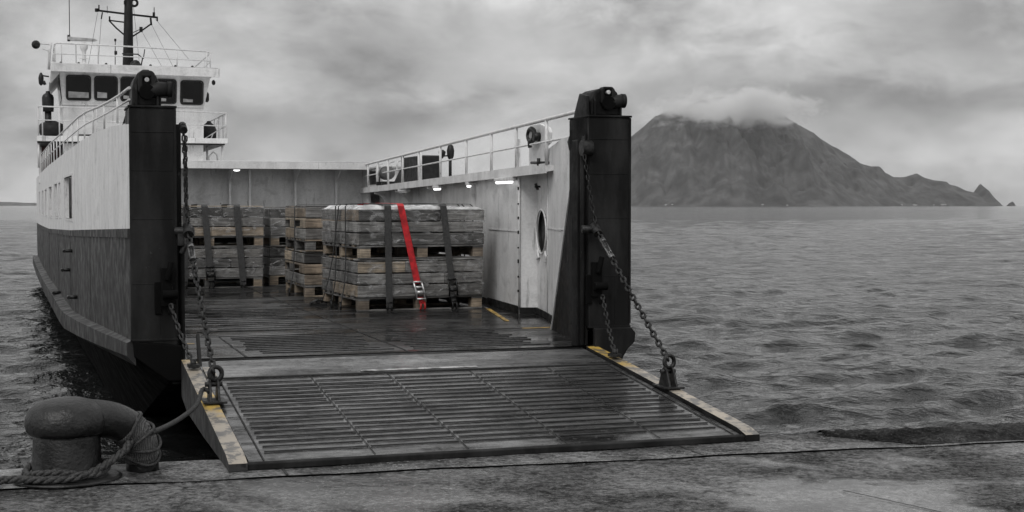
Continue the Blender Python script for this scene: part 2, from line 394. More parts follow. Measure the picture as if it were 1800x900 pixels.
# ------------------------------------------------------------------ water
SEA = -0.65
def m_water():
    m, t, b = newmat('sea_water')
    b.inputs['Base Color'].default_value = (.011, .0115, .0115, 1); b.inputs['IOR'].default_value = 1.33
    b.inputs['Roughness'].default_value = .07
    v = coords(t, (1, 1, 1)); va = coords(t, (.75, 1.1, 1))
    h1 = noise(t, va, 4.5, 4, .6, .5); h2 = noise(t, va, 1.1, 5, .62, .4); h3 = noise(t, va, .22, 5, .6, .3)
    cd = node(t, 'ShaderNodeNewGeometry')
    h = math_(t, 'ADD', math_(t, 'MULTIPLY', h1, .10), math_(t, 'MULTIPLY', h2, .34))
    h = math_(t, 'ADD', h, math_(t, 'MULTIPLY', h3, .7))
    bump(t, b, h, 1.0, .55)
    return m
M['water'] = m_water()
def waves():
    ys = [9.0]
    while ys[-1] < 14000: ys.append(ys[-1] * 1.0042 if ys[-1] < 260 else ys[-1] * 1.05)
    ys = np.array(ys); nx = 900; s = np.linspace(-1, 1, nx)
    X = (s[None, :] * (ys[:, None] * .60 + 6)); Y = np.repeat(ys[:, None], nx, 1)
    Z = np.zeros_like(X); DX = np.zeros_like(X); DY = np.zeros_like(X)
    rs = np.random.RandomState(3)
    for k in range(110):
        lam = .22 * (1.046 ** k) * rs.uniform(.9, 1.1)
        ang = R(-76 + rs.normal(0, 26)); kk = 2 * math.pi / lam; amp = .0088 * lam ** .66
        if lam > 2.6: amp *= (2.6 / lam) ** 1.0
        amp *= 1 + .25 * math.exp(-(math.log(lam / 2.0) / .7) ** 2)
        ph = rs.uniform(0, 6.28); dx, dy = math.cos(ang), math.sin(ang)
        cell = np.maximum(Y * .0042, (Y * .6 + 6) * 2 / nx)
        fade = np.clip((lam / cell - 2.2) / 2.5, 0, 1)
        mod = .55 + .45 * np.sin(X * rs.uniform(-.12, .12) + Y * rs.uniform(-.12, .12) + rs.uniform(0, 6.28))
        th = kk * (dx * X + dy * Y) + ph; A = amp * fade * mod
        Z += A * np.cos(th); q = .85
        DX -= q * A * dx * np.sin(th); DY -= q * A * dy * np.sin(th)
    calm = np.clip((Y - 9) / 4, .25, 1)
    Z *= calm
    P = np.stack([X + DX, Y + DY, Z + SEA], -1).reshape(-1, 3)
    ny = len(ys); J, I = np.meshgrid(np.arange(ny - 1), np.arange(nx - 1), indexing='ij'); A = (J * nx + I).ravel()
    f = np.stack([A, A + 1, A + nx + 1, A + nx], -1)
    me = bpy.data.meshes.new('sea'); me.vertices.add(len(P)); me.vertices.foreach_set('co', P.ravel().astype(np.float32))
    me.loops.add(f.size); me.loops.foreach_set('vertex_index', f.ravel().astype(np.int32)); me.polygons.add(len(f))
    me.polygons.foreach_set('loop_start', np.arange(0, f.size, 4, dtype=np.int32)); me.update(calc_edges=True); me.materials.append(M['water'])
    me.polygons.foreach_set('use_smooth', [True] * len(f)); me.update()
    o = bpy.data.objects.new('sea', me); COL.objects.link(o); tag(o, kind='structure')
waves()

# ------------------------------------------------------------------ quay
def m_concrete(name, base, lo, hi, seed=0.):
    m, t, b = newmat(name)
    c0 = node(t, 'ShaderNodeTexCoord'); mp = node(t, 'ShaderNodeMapping'); mp.inputs['Location'].default_value = (seed, seed * 1.7, 0); mp.inputs['Rotation'].default_value = (0, 0, R(14)); mp.inputs['Scale'].default_value = (1, 1.05, 1)
    t.links.new(c0.outputs['Object'], mp.inputs[0]); v = mp.outputs[0]
    a = noise(t, v, .9, 8, .62, .4); f = noise(t, v, 14, 8, .72); f2 = noise(t, v, 60, 4, .7)
    c = mix(t, ramp(t, a, [(.42, 0.), (.58, 1.)]), g(base * .5), g(base * 1.6))
    c = mix(t, 1., c, ramp(t, f, [(.39, .4), (.61, 1.7)]), 'MULTIPLY')
    c = mix(t, 1., c, ramp(t, f2, [(.35, .4), (.65, 1.7)]), 'MULTIPLY')
    agg = noise(t, v, 34, 3, .5); c = mix(t, ramp(t, agg, [(.60, 0.), (.66, .8)]), c, g(base * 3.2)); c = mix(t, ramp(t, agg, [(.34, .85), (.40, 0.)]), c, g(base * .12))
    t.links.new(c, b.inputs['Base Color'])
    w = noise(t, v, .55, 5, .6, .3)
    t.links.new(ramp(t, w, [(.44, lo), (.54, hi)]), b.inputs['Roughness'])
    f3 = noise(t, v, 5, 6, .7, .5)
    sp_ = math_(t, 'MULTIPLY', ramp(t, f, [(.42, .10), (.58, 1.0)]), ramp(t, f3, [(.40, .35), (.60, 1.0)]))
    sp_ = math_(t, 'MULTIPLY', sp_, ramp(t, a, [(.40, .35), (.60, 1.15)]))
    w0_ = noise(t, v, .55, 5, .6, .3); pud = ramp(t, w0_, [(.44, 1.), (.50, 0.)])
    t.links.new(math_(t, 'ADD', math_(t, 'MULTIPLY', sp_, .5), math_(t, 'MULTIPLY', pud, .35)), b.inputs['Specular IOR Level'])
    hh = math_(t, 'ADD', math_(t, 'MULTIPLY', f, .6), math_(t, 'MULTIPLY', f2, .4))
    hh = math_(t, 'MULTIPLY', hh, ramp(t, w, [(.44, .12), (.54, 1.)]))
    bump(t, b, hh, 1., .035)
    return m
M['conc'] = m_concrete('wet_concrete', .068, .16, .6)
M['coping'] = m_concrete('wet_coping_concrete', .105, .25, .55, 5.)
M['asphalt'] = m_concrete('broken_asphalt', .022, .75, .95, 9.)
for l_ in list(M['asphalt'].node_tree.links):
    if l_.to_socket.name == 'Specular IOR Level': M['asphalt'].node_tree.links.remove(l_)
M['asphalt'].node_tree.nodes['Principled BSDF'].inputs['Specular IOR Level'].default_value = .12
EA, EB = Vector((-3.9, 10.77)), Vector((4.7, 13.0)); ED = (EB - EA).normalized(); EN = Vector((-ED.y, ED.x))
def E_(a, d, z=0): p = EA + ED * a - EN * d; return (p.x, p.y, z)     # a along the quay edge, d inland of it
def jag(n, amp, seed):
    rs = np.random.RandomState(seed); x = rs.normal(0, 1, n); x = np.convolve(x, [.25, .5, .25], 'same'); return x * amp
def quay():
    A0, A1, n = -30, 40, 700
    # main slab with a slightly ragged joint, coping beyond it; fine undulation so puddles read
    al = np.linspace(A0, A1, n); j1 = .86 + jag(n, .009, 1); e = jag(n, .012, 2)
    def strip(name, d0, d1, z, mat, nd, face0=True):
        m = MB(); 
        for i in range(n):
            for k in range(nd + 1):
                q = k / nd; d = d0[i] * (1 - q) + d1[i] * q
                zz = z + .004 * math.sin(al[i] * 2.1 + d * 1.7) + .003 * math.sin(al[i] * 5.3 - d * 3.1)
                if k == 0: zz -= .012
                m.v.append(E_(al[i], d, zz))
        for i in range(n - 1):
            for k in range(nd): a = i * (nd + 1) + k; m.face((a, a + 1, a + nd + 2, a + nd + 1), True)
        # vertical face on the sea side
        o = len(m.v)
        for i in range(n): m.v.append(E_(al[i], d0[i], z - .012)); m.v.append(E_(al[i], d0[i] - .0, -1.9 if face0 else -.08))
        for i in range(n - 1): m.face((o + 2 * i, o + 2 * i + 2, o + 2 * i + 3, o + 2 * i + 1))
        ob = m.build(name, mat); tag(ob, kind='structure'); return ob
    strip('quay_coping', e, j1 - .006, 0.0, M['coping'], 3)
    strip('quay_floor', j1 + .001, j1 * 0 + 26, 0.0, M['conc'], 30, False)
    m = MB(); m.add([E_(A0, .3, -.06), E_(A1, .3, -.06), E_(A1, 27, -.06), E_(A0, 27, -.06), E_(A0, .3, -1.9), E_(A1, .3, -1.9)], [(0, 1, 2, 3)[::-1], (0, 1, 5, 4)])
    tag(m.build('quay_base', M['asphalt']), kind='structure')
    m = MB()
    for a in (-4.6, -2.4, 2.05, 5.35): m.prism([E_(a, .02, .003), E_(a + .02, .02, .003), E_(a + .05, .84, .003), E_(a + .028, .84, .003)], (0, 0, .003))
    for a, l_ in ((.3, 3.1), (5.8, 2.4)): m.prism([E_(a, l_, .003), E_(a + .012, l_, .003), E_(a + .4, l_ + 1.1, .003), E_(a + .388, l_ + 1.1, .003)], (0, 0, .002))
    tag(m.build('quay_joints', M['rubber_bar_shade']), kind='structure')
    # dark broken asphalt strip on the coping at right
    m = MB(); rs = np.random.RandomState(4); n2 = 260; a2 = np.linspace(6.75, 16, n2)
    for i, a in enumerate(a2):
        w0 = .02 + .02 * rs.rand(); w1 = min(.80, .24 + (a - 6.75) * .9) - .02 * rs.rand()
        for k in range(9):
            q = k / 8; d = w0 * (1 - q) + w1 * q; z = .008 + .03 * rs.rand() if 0 < k < 8 else .001
            if i == 0: z = .001
            m.v.append(E_(a + (.25 * (1 - q) if i == 0 else 0), d, z))
    for i in range(n2 - 1):
        for k in range(8): b0 = i * 9 + k; m.face((b0, b0 + 1, b0 + 10, b0 + 9), True)
    tag(m.build('asphalt_patch', M['asphalt']), kind='structure')
quay()

# ------------------------------------------------------------------ ship
OFF = (3.55, 14.5, 0.0)
SHIP = empty('car_ferry', W(OFF[0], OFF[1], 0), TH)
tag(SHIP, 'black and white car ferry with its bow ramp lowered onto the quay', 'ferry')
def S(m, name, mat=None, parent=None, bevel=0):
    if name in SPLIT:
        first = None; nm = {'hinge_lugs': 'hinge_lug', 'roof_vents': 'roof_vent', 'bridge_fittings': 'bridge_fitting'}.get(name, name)
        for q in split_parts(m):
            o_ = q.build(nm, mat, parent or SHIP, OFF, bevel); first = first or o_
        return first
    return m.build(name, mat, parent or SHIP, OFF, bevel)
UL = lambda v: lerp(v, [14.5, 20, 25, 34, 42, 50], [.85, .60, .45, .22, .06, -.06])
UR = lambda v: lerp(v, [14.5, 18.5, 21.3, 34, 42, 50], [6.19, 6.98, 7.25, 8.25, 8.45, 8.5])
ZB = lambda v: lerp(v, [14.5, 24, 34, 50], [1.77, 1.60, 1.47, 1.42])
ZS = lambda v: lerp(v, [14.5, 23.5, 50], [.66, .32, .33])
ZTOP = 2.9; DK = .44
VS = list(np.arange(14.5, 50.1, .5))
# lower black shell
m = MB(mats=[M['hullblack'], M['keelblack_shade']])
prof = []
for v in VS:
    l, r_ = UL(v), UR(v); zs = ZS(v); rake = lerp(v, [14.5, 17, 20.5, 50], [.25, -.35, -1.2, -1.4]); ins = lerp(v, [14.5, 20, 50], [.38, .55, .8])
    prof.append([(l, v, ZB(v)), (l, v, (ZB(v) + zs) / 2), (l + .01, v, zs), (l + .03, v, zs - .17), (l + ins, v, rake), (r_ - ins, v, rake), (r_ - .03, v, zs - .17), (r_ - .01, v, zs), (r_, v, (ZB(v) + zs) / 2), (r_, v, ZB(v))])
o = 0
for p in prof: m.v += p
for i in range(len(prof) - 1):
    for k in range(9): a = i * 10 + k; m.cur = 1 if 3 <= k <= 5 else 0; m.face((a, a + 1, a + 11, a + 10), False)
k = (len(prof) - 1) * 10; m.face([k + i for i in range(10)])
m.cur = 1; m.add([(1.26, 14.53, .43), (.90, 14.53, .49), (1.23, 14.53, .25), (5.81, 14.53, .25), (6.12, 14.53, .49), (6.1, 14.53, .43)], [(0, 1, 2, 3, 4, 5)])
S(m, 'hull')
# weld seams and frames on the black side
m = MB()
for v in (19.3, 24.0, 28.8, 33.8, 40): m.slab((UL(v), v), (UL(v + .03), v + .03), .005, ZS(v) + .02, ZB(v) - .02)
for v0, v1 in ((14.52, 15.6), (15.63, 22.6), (22.64, 32), (32.1, 44)):
    k = 12
    for i in range(k):
        a = v0 + (v1 - v0) * i / k; b = v0 + (v1 - v0) * (i + 1) / k
        m.hexa([(UL(a) - .02, a, ZB(a) - .09), (UL(b) - .02, b, ZB(b) - .09), (UL(b) + .03, b, ZB(b) - .09), (UL(a) + .03, a, ZB(a) - .09),
                (UL(a) - .02, a, ZB(a) + .0), (UL(b) - .02, b, ZB(b) + .0), (UL(b) + .03, b, ZB(b) + .0), (UL(a) + .03, a, ZB(a) + .0)])
S(m, 'sheer_strip', M['hullblack'])
# rubbing strake
m = MB(); P_ = []
for v in VS:
    e = .015 + lerp(v, [14.5, 17, 24.5], [.02, .07, .13]); t_ = lerp(v, [14.5, 23.5], [.15, .26])
    P_.append((UL(v) - e, v, ZS(v), t_, e))
for a, b in zip(P_[:-1], P_[1:]):
    m.hexa([(a[0], a[1], a[2] - t_ * 0 - a[3]), (b[0], b[1], b[2] - b[3]), (b[0] + b[4] + .05, b[1], b[2] - b[3] - .1), (a[0] + a[4] + .05, a[1], a[2] - a[3] - .1),
            (a[0], a[1], a[2] - .02), (b[0], b[1], b[2] - .02), (b[0] + b[4] + .04, b[1], b[2] + .02), (a[0] + a[4] + .04, a[1], a[2] + .02)])
S(m, 'rubbing_strake', M['hullblack'])
# cleats / small fittings on the side
for v, z in ((23.5, 1.28), (24.2, .95), (28.2, .35), (22.3, .62)):
    m = MB(); u = UL(v); m.cyl((u - .12, v - .12, z), (u - .12, v + .22, z), .025, 8); m.cyl((u - .12, v, z), (u + .02, v, z), .025, 8); m.cyl((u - .12, v + .14, z), (u + .02, v + .14, z), .025, 8)
    S(m, 'cleat', M['dark'])
# white topsides, port, with real openings
WIN = [(23.2, 25.8, 1.78, 2.47), (27.4, 28.2, 1.80, 2.42), (28.9, 30.3, 1.78, 2.42), (31.8, 33.6, 1.76, 2.4), (35.5, 36.9, 1.76, 2.38), (38.5, 39.9, 1.76, 2.38), (43.0, 44.4, 1.76, 2.38)]
ZTP = lambda v: lerp(v, [14.5, 16, 18], [2.80, 2.86, 2.9])
ZTS = lambda v: lerp(v, [14.5, 18.4, 18.6, 50], [2.95, 2.80, 2.52, 2.4])
def side_wall(Ufun, sgn, holes, mb, th=.07, zt=ZTP):
    vs_ = sorted(set([round(x, 3) for x in VS] + [h[0] for h in holes] + [h[1] for h in holes]))
    for a, b in zip(vs_[:-1], vs_[1:]):
        mid = (a + b) / 2; h = [q for q in holes if q[0] <= mid <= q[1]]
        rng = [(None, None)] if not h else [(None, h[0][2]), (h[0][3], None)]
        for z0, z1 in rng:
            za = ZB(a) if z0 is None else z0; zb = ZB(b) if z0 is None else z0
            ta = zt(a) if z1 is None else z1; tb = zt(b) if z1 is None else z1
            ua, ub = Ufun(a), Ufun(b); t2 = th * sgn
            mb.hexa([(ua, a, za), (ub, b, zb), (ub + t2, b, zb), (ua + t2, a, za), (ua, a, ta), (ub, b, tb), (ub + t2, b, tb), (ua + t2, a, ta)])
m = MB(); side_wall(UL, 1, WIN, m); S(m, 'port_topside', M['white'])
m = MB(); side_wall(UR, -1, [], m, zt=ZTS); S(m, 'starboard_topside', M['white'])
m = MB()  # inner wall of the port casing
CO = lambda v: lerp(v, [15, 18, 22], [.47, .55, .75])
for a, b in zip(VS[2:-1], VS[3:]):
    m.slab((UL(a) + CO(a), a), (UL(b) + CO(b), b), -.05, DK, 2.80)
    m.hexa([(UL(a) + .07, a, 1.55), (UL(b) + .07, b, 1.55), (UL(b) + .42, b, 1.55), (UL(a) + .42, a, 1.55), (UL(a) + .07, a, 1.58), (UL(b) + .07, b, 1.58), (UL(b) + .42, b, 1.58), (UL(a) + .42, a, 1.58)])
    m.hexa([(UL(a) + .07, a, 2.6), (UL(b) + .07, b, 2.6), (UL(b) + .42, b, 2.6), (UL(a) + .42, a, 2.6), (UL(a) + .07, a, 2.64), (UL(b) + .07, b, 2.64), (UL(b) + .42, b, 2.64), (UL(a) + .42, a, 2.64)])
S(m, 'casing', M['whitein'])
for h in WIN:   # dark frames proud of the shell round each opening
    m = MB(); a, b, z0, z1 = h; ua, ub = UL(a), UL(b); e = .035
    pa, pb = Vector((ua, a)), Vector((ub, b)); d = (pb - pa).normalized(); n = Vector((-d.y, d.x))
    def bar(p, q, z0_, z1_):
        p2 = p + n * .012; q2 = q + n * .012; m.slab(p2, q2, -.05, z0_, z1_)
    bar(pa - d * e, pa, z0 - e, z1 + e); bar(pb, pb + d * e, z0 - e, z1 + e); bar(pa, pb, z0 - e, z0); bar(pa, pb, z1, z1 + e)
    S(m, 'window_frame', M['rail'])
# port rail following the sheer
def railing(name, top, posts, rt=.02, rp=.016, mids=(), mat=None, mid_r=.014):
    m = MB(); m.tube(top, rt, 8)
    for q in mids: m.tube(q, mid_r, 7)
    for a, b in posts: m.cyl(a, b, rp, 7)
    return S(m, name, mat or M['rail'])
vv = [14.7, 15.6, 16.6, 18, 20, 22, 25, 28, 31, 34, 38, 42, 46]
zt = [3.18, 3.14, 3.18, 3.25, 3.33, 3.36, 3.38, 3.4, 3.4, 3.4, 3.4, 3.4, 3.4]
zt = [3.17, 3.165, 3.175, 3.20, 3.26, 3.30, 3.31, 3.33, 3.36, 3.38, 3.4, 3.42, 3.44]
top = [(UL(v) + .03, v, z) for v, z in zip(vv, zt)]
mid = [(UL(v) + .03, v, (z + 2.9) / 2 + .02) for v, z in zip(vv, zt)]
railing('railing', top, [((UL(v) + .03, v, 2.88), (UL(v) + .03, v, lerp(v, vv, zt))) for v in np.arange(15.9, 46, 1.55)], .016, .012, [mid], mid_r=.011)
# bow posts
def post(u0, u1, flip):
    m = MB(); m.prism([(u0, 14.47, .66), (u1, 14.47, .66 if False else .60), (u1, 14.47, 2.965), (u0, 14.47, 2.965)], (0, .62, 0))
    # lower chin plates
    o = S(m, 'bow_post', M['black'], bevel=.012); m = MB()
    if not flip: m.prism([(u0 + .02, 14.46, .655), (u0 + .03, 14.46, .50), (u0 + .36, 14.46, .25), (u1 + .04, 14.46, .25), (u1 + .04, 14.46, .60)], (0, .6, 0))
    else: m.prism([(u1, 14.44, .64), (u0 + .12, 14.44, .60), (u0 + .12, 14.44, .28), (u1 - .12, 14.44, .28), (u1 + .0, 14.44, .48)], (0, .6, 0))
    S(m, 'chin_plate', M['keelblack_shade'], o, .012)
    # horizontal seam plate and edge beads
    m = MB(); m.box((u0 - .004, 14.462, .655), (u1 + .004, 14.50, .675)); m.box((u0 + .02, 14.465, 2.72), (u1 - .02, 14.475, 2.728)); m.box((u1 - .02, 14.46, .7), (u1 + .003, 14.48, 2.96))
    for zz in (1.22, 1.86, 2.34): m.box((u0 + .015, 14.466, zz), (u1 - .022, 14.473, zz + .007))
    m.box((u0 + (u1 - u0) * .62, 14.466, .7), (u0 + (u1 - u0) * .62 + .008, 14.472, 1.22))
    m.box((u0 - .01, 14.455, 2.965), (u1 + .01, 15.1, 2.985))
    S(m, 'edge_bead', M['black'], o, .004)
    return o
PL = post(.85, 1.30, False); PR = post(5.70, 6.19, True)
# starboard chin fender bulge
m = MB(); m.prism([(5.74, 14.38, .66), (6.17, 14.38, .66), (6.22, 14.38, .60), (6.21, 14.38, .50), (6.10, 14.38, .40), (6.06, 14.38, .30), (5.98, 14.38, .26), (5.86, 14.38, .38), (5.74, 14.38, .42)], (0, .08, 0))
S(m, 'fender_plate', M['black'], bevel=.012)
# inner guide strip beside the port post
m = MB(); m.box((1.30, 14.75, .42), (1.375, 15.2, 2.82)); m.cyl((1.36, 14.62, .45), (1.36, 14.62, 1.75), .03, 10); S(m, 'guide_rail', M['black'], bevel=.008)
m = MB(); m.box((5.62, 14.62, .44), (5.70, 14.80, 2.72)); m.cyl((5.66, 14.56, .46), (5.66, 14.56, 2.6), .028, 10); S(m, 'guide_rail', M['black'], bevel=.008)
# sheave heads
def head(u0, u1, lump, kind):
    w = u1 - u0; c = (u0 + u1) / 2; y0, y1 = 14.50, 15.02; kz = 3.33 if kind == 'round' else 3.30
    m = MB()
    if kind == 'round': P_h = [(u0, 2.98), (u0, 3.16), (u0 + .02, 3.24), (u0 + .06, 3.31), (u0 + .11, 3.345), (u1 - .12, 3.345), (u1 - .05, 3.29), (u1 - .02, 3.22), (u1, 3.14), (u1, 2.98)]
    else: P_h = [(u0, 2.98), (u0 + .01, 3.14), (u0 + .06, 3.25), (u0 + .11, 3.28), (u1 - .10, 3.28), (u1 - .06, 3.24), (u1 - .02, 3.12), (u1 - .02, 2.98)]
    m.prism([(a, y0 + .05, z) for a, z in P_h], (0, y1 - y0 - .05, 0))
    o = S(m, 'sheave_head', M['black'], bevel=.025)
    m = MB(); m.prism([(c - .085, y0, 3.12), (c - .08, y0, kz - .03), (c - .05, y0, kz), (c + .05, y0, kz), (c + .08, y0, kz - .03), (c + .085, y0, 3.12), (c + .045, y0, 3.10), (c + .04, y0, 3.27), (c - .04, y0, 3.27), (c - .045, y0, 3.10)], (0, .12, 0)); S(m, 'keeper_plate', M['black'], o, .012)
    m = MB(); m.cyl((c, y0 - .01, 3.24), (c, y0 + .1, 3.24), .022, 12); S(m, 'bolt', M['steel'], o)
    m = MB(); m.cyl((c, y0 - .02, 3.12), (c, y0 + .2, 3.12), .075, 22); S(m, 'sheave', M['keelblack_shade'], o)
    m = MB(); m.tube([(c - .02, y0 + .06, 3.12), (u1 - .02, y0 + .04, 3.15), (u1 + lump, y0 + .04, 3.15)], [.07, .075, .065], 16); m.tube([(u1 + lump - .045, y0 + .04, 3.15), (u1 + lump, y0 + .04, 3.15)], .078, 16); S(m, 'shaft', M['black'], o)
    for uu in (u0 + .03, u1 - .05):
        m = MB(); m.prism([(uu, y0 + .01, 2.985), (uu, y0 + .01, 3.14), (uu, y0 + .05, 3.20), (uu, y0 + .06, 2.985)], (.02, 0, 0)); S(m, 'cheek_rib', M['black'], o)
    return o
head(.885, 1.17, .10, 'round'); head(5.745, 6.13, .015, 'square')
# cover plate sweeping aft from the starboard head
m = MB(); m.prism([(5.70, 14.56, 3.20), (5.70, 14.78, 3.24), (5.70, 14.92, 3.05), (5.70, 15.02, 2.86), (5.70, 15.16, 2.72), (5.70, 15.10, 2.62), (5.70, 14.7, 2.6), (5.70, 14.5, 2.7)], (.035, 0, 0)); S(m, 'cover_plate', M['black'], bevel=.01)
# gusset plate (tapered buttress)
g0, g1 = Vector((5.72, 14.56)), Vector((6.13, 16.74)); gd = (g1 - g0).normalized(); gn = Vector((gd.y, -gd.x)) * -.05
def gp(s_, z): p = g0 + gd * s_; return (p.x, p.y, z)
m = MB(); m.prism([gp(0, DK), gp(2.22, DK), gp(.50, 2.70), gp(0, 2.78)], (-.03, .006, 0)); S(m, 'gusset_plate', M['black'])
m = MB(); m.prism([gp(2.222, DK), gp(2.245, DK), gp(.525, 2.70), gp(.502, 2.70)], (-.045, .009, 0)); S(m, 'gusset_edge', M['white'])
# starboard inner walls
WALL = [(6.06, 14.95), (6.28, 16.9), (6.64, 18.39), (6.81, 19.31), (6.56, 19.39), (6.72, 21.34), (7.05, 24.0), (7.62, 30.0), (7.9, 34.0)]
m = MB(); 
ztops = [2.90, 2.84, 2.77, 2.5, 2.5, 2.48, 2.46, 2.42, 2.38]
for i in range(len(WALL) - 1):
    a, b = WALL[i], WALL[i + 1]
    if i == 2: continue
    m.slab(a, b, -.04, DK, ztops[i], DK, ztops[i + 1] if i != 1 else 2.77)
# frame wall with oval opening
a, b = Vector(WALL[2]), Vector(WALL[3]); d = (b - a).normalized(); Ln = (b - a).length; n_ = Vector((d.y, -d.x)) * .05
ov = []; K = 24; cs, cz, rs_, rz_ = Ln * .5, 1.63, .42, .30
for k in range(K):
    an = 2 * math.pi * k / K; ov.append((cs + rs_ * math.cos(an), cz + rz_ * math.sin(an)))
def fp(s_, z, off=0): p = a + d * s_ + n_.normalized() * off; return (p.x, p.y, z)
out = []
for k in range(K):
    an = 2 * math.pi * k / K; cx_, cz_ = math.cos(an), math.sin(an)
    sx = (Ln - cs) / abs(cx_) if abs(cx_) > 1e-6 else 1e9; hz_ = (2.5 - cz) if cz_ > 0 else (cz - DK); sz = hz_ / abs(cz_) if abs(cz_) > 1e-6 else 1e9
    q = min(sx, sz); out.append((cs + cx_ * q, cz + cz_ * q))
# make sure corners are filled
for off in (0, .05):
    vs2 = [fp(*p, off) for p in ov] + [fp(*p, off) for p in out]
    m.add(vs2, [(k, (k + 1) % K, (k + 1) % K + K, k + K) for k in range(K)])
    for cs_, cz_ in ((0, DK), (Ln, DK), (Ln, 2.5), (0, 2.5)):
        ks = [k for k in range(K)]
        for k in ks:
            p, q = out[k], out[(k + 1) % K]
            if p[0] != q[0] and p[1] != q[1] and abs(p[0] - q[0]) > 1e-6 and abs(p[1] - q[1]) > 1e-6:
                corner = (p[0] if abs(p[0] - 0) < 1e-6 or abs(p[0] - Ln) < 1e-6 else q[0], p[1] if abs(p[1] - DK) < 1e-6 or abs(p[1] - 2.5) < 1e-6 else q[1])
                if abs(corner[0] - cs_) < 1e-6 and abs(corner[1] - cz_) < 1e-6: m.add([fp(*p, off), fp(*corner, off), fp(*q, off)], [(0, 1, 2)])
S(m, 'inner_bulwark', M['whitein'])
m = MB(); rg = []
for k in range(K + 1):
    an = 2 * math.pi * k / K; rg.append(Vector(fp(cs + (rs_ + .01) * math.cos(an), cz + (rz_ + .01) * math.sin(an), -.02)))
m.tube(rg, .013, 8, cap=False); fr = S(m, 'fairlead_ring', M['white'])
m = MB(); vs2 = [fp(cs + rs_ * 1.02 * math.cos(2 * math.pi * k / K), cz + rz_ * 1.02 * math.sin(2 * math.pi * k / K), .035) for k in range(K)]; m.prism(vs2, tuple(n_ * .3)); 
for k in range(K):
    pass
S(m, 'fairlead_shade_fill', M['black'], fr)  # black plate stands in for the shade inside the oval opening
m = MB(); m.add([fp(*p, 0) for p in ov] + [fp(*p, .034) for p in ov], [(k, (k + 1) % K, (k + 1) % K + K, k + K) for k in range(K)], True); S(m, 'fairlead_throat', M['dark'], fr)
m = MB()
for sgn in (-1, 1): m.prism([fp(cs + sgn * .20, 1.26, -.01), fp(cs + sgn * .40, 1.22, -.01), fp(cs + sgn * .42, 1.30, -.01), fp(cs + sgn * .34, 1.37, -.01)], tuple(-n_ * .5))
S(m, 'fairlead_bracket', M['white'], fr)
# kicker plates (black) at the foot of the walls
m = MB()
for i in range(1, len(WALL) - 1):
    A_, B_ = Vector(WALL[i]), Vector(WALL[i + 1]); dd = (B_ - A_).normalized(); nn = Vector((-dd.y, dd.x)) * .012
    m.slab(A_ + nn, B_ + nn, .02, DK + .004, DK + .09 if i != 4 else DK + .11)
S(m, 'kick_plate', M['black'])
# horizontal weld lines and scuffs fittings on wall
m = MB()
for i, z in ((1, 1.68), (4, 1.62), (0, 1.69)):
    A_, B_ = Vector(WALL[i]), Vector(WALL[i + 1]); dd = (B_ - A_).normalized(); nn = Vector((-dd.y, dd.x)) * .004
    m.slab(A_ + nn, B_ + nn, .006, z, z + .018)
S(m, 'weld_seam', M['white'])
m = MB()
for z in np.arange(.75, 2.4, .21):
    m.box((6.53, 19.36, z), (6.56, 19.385, z + random.uniform(.02, .07)))
S(m, 'hinge_lugs', M['dark'])
m = MB(); m.cyl((6.60, 18.7, 2.22), (6.56, 18.68, 2.30), .02, 8); m.cyl((6.56, 18.72, 2.26), (6.64, 18.70, 2.26), .015, 8); S(m, 'hook', M['dark'])
# corner trim of the frame
m = MB(); m.cyl((6.555, 19.375, DK + .1), (6.555, 19.375, 2.95), .018, 8); m.cyl((6.635, 18.39, DK + .1), (6.635, 18.39, 2.75), .012, 8); S(m, 'corner_trim', M['rail'])
# walkway
WK = lambda v: 6.4 + (v - 17.9) * .0696
ZW = lambda v: 2.41 + (34 - v) * .0078
m = MB()
vs3 = [17.75] + list(np.arange(18, 50.1, 1.0))
for a_, b_ in zip(vs3[:-1], vs3[1:]):
    m.hexa([(WK(a_), a_, ZW(a_) - .09), (WK(b_), b_, ZW(b_) - .09), (UR(b_) - .08, b_, ZW(b_) - .03), (UR(a_) - .08, a_, ZW(a_) - .03), (WK(a_), a_, ZW(a_)), (WK(b_), b_, ZW(b_)), (UR(b_) - .08, b_, ZW(b_)), (UR(a_) - .08, a_, ZW(a_))])
    m.hexa([(WK(a_) - .02, a_, ZW(a_) - .11), (WK(b_) - .02, b_, ZW(b_) - .11), (WK(b_), b_, ZW(b_) - .11), (WK(a_), a_, ZW(a_) - .11), (WK(a_) - .02, a_, ZW(a_) + .02), (WK(b_) - .02, b_, ZW(b_) + .02), (WK(b_), b_, ZW(b_) + .02), (WK(a_), a_, ZW(a_) + .02)])
S(m, 'walkway', M['white'])
# knee brackets under the walkway
for v, w in ((22.6, .36), (26.0, .4), (29.5, .42), (32.4, .4)):
    pw = lerp(v, [19.39, 21.34, 24, 30, 34], [6.56, 6.72, 7.05, 7.62, 7.9]); m = MB()
    prof2 = [(WK(v) - .0, ZW(v) - .10), (pw + .02, ZW(v) - .10), (pw + .02, DK + .1), (pw - .03, DK + .1), (pw - .03, 1.6)]
    x0, x1 = pw - .03, WK(v); 
    if x1 > x0 - .05: x1 = x0 - .12
    prof2 = [(x1, ZW(v) - .10), (pw + .02, ZW(v) - .10), (pw + .02, DK + .1), (x0, DK + .1), (x0, 1.75)]
    for q in range(1, 7): an = R(90 * q / 6); prof2.append((x0 - (x0 - x1) * (1 - math.cos(an)), 1.75 + (ZW(v) - .16 - 1.75) * math.sin(an)))
    m.prism([(x, v, z) for x, z in prof2], (0, .03, 0)); S(m, 'knee_bracket', M['white'])
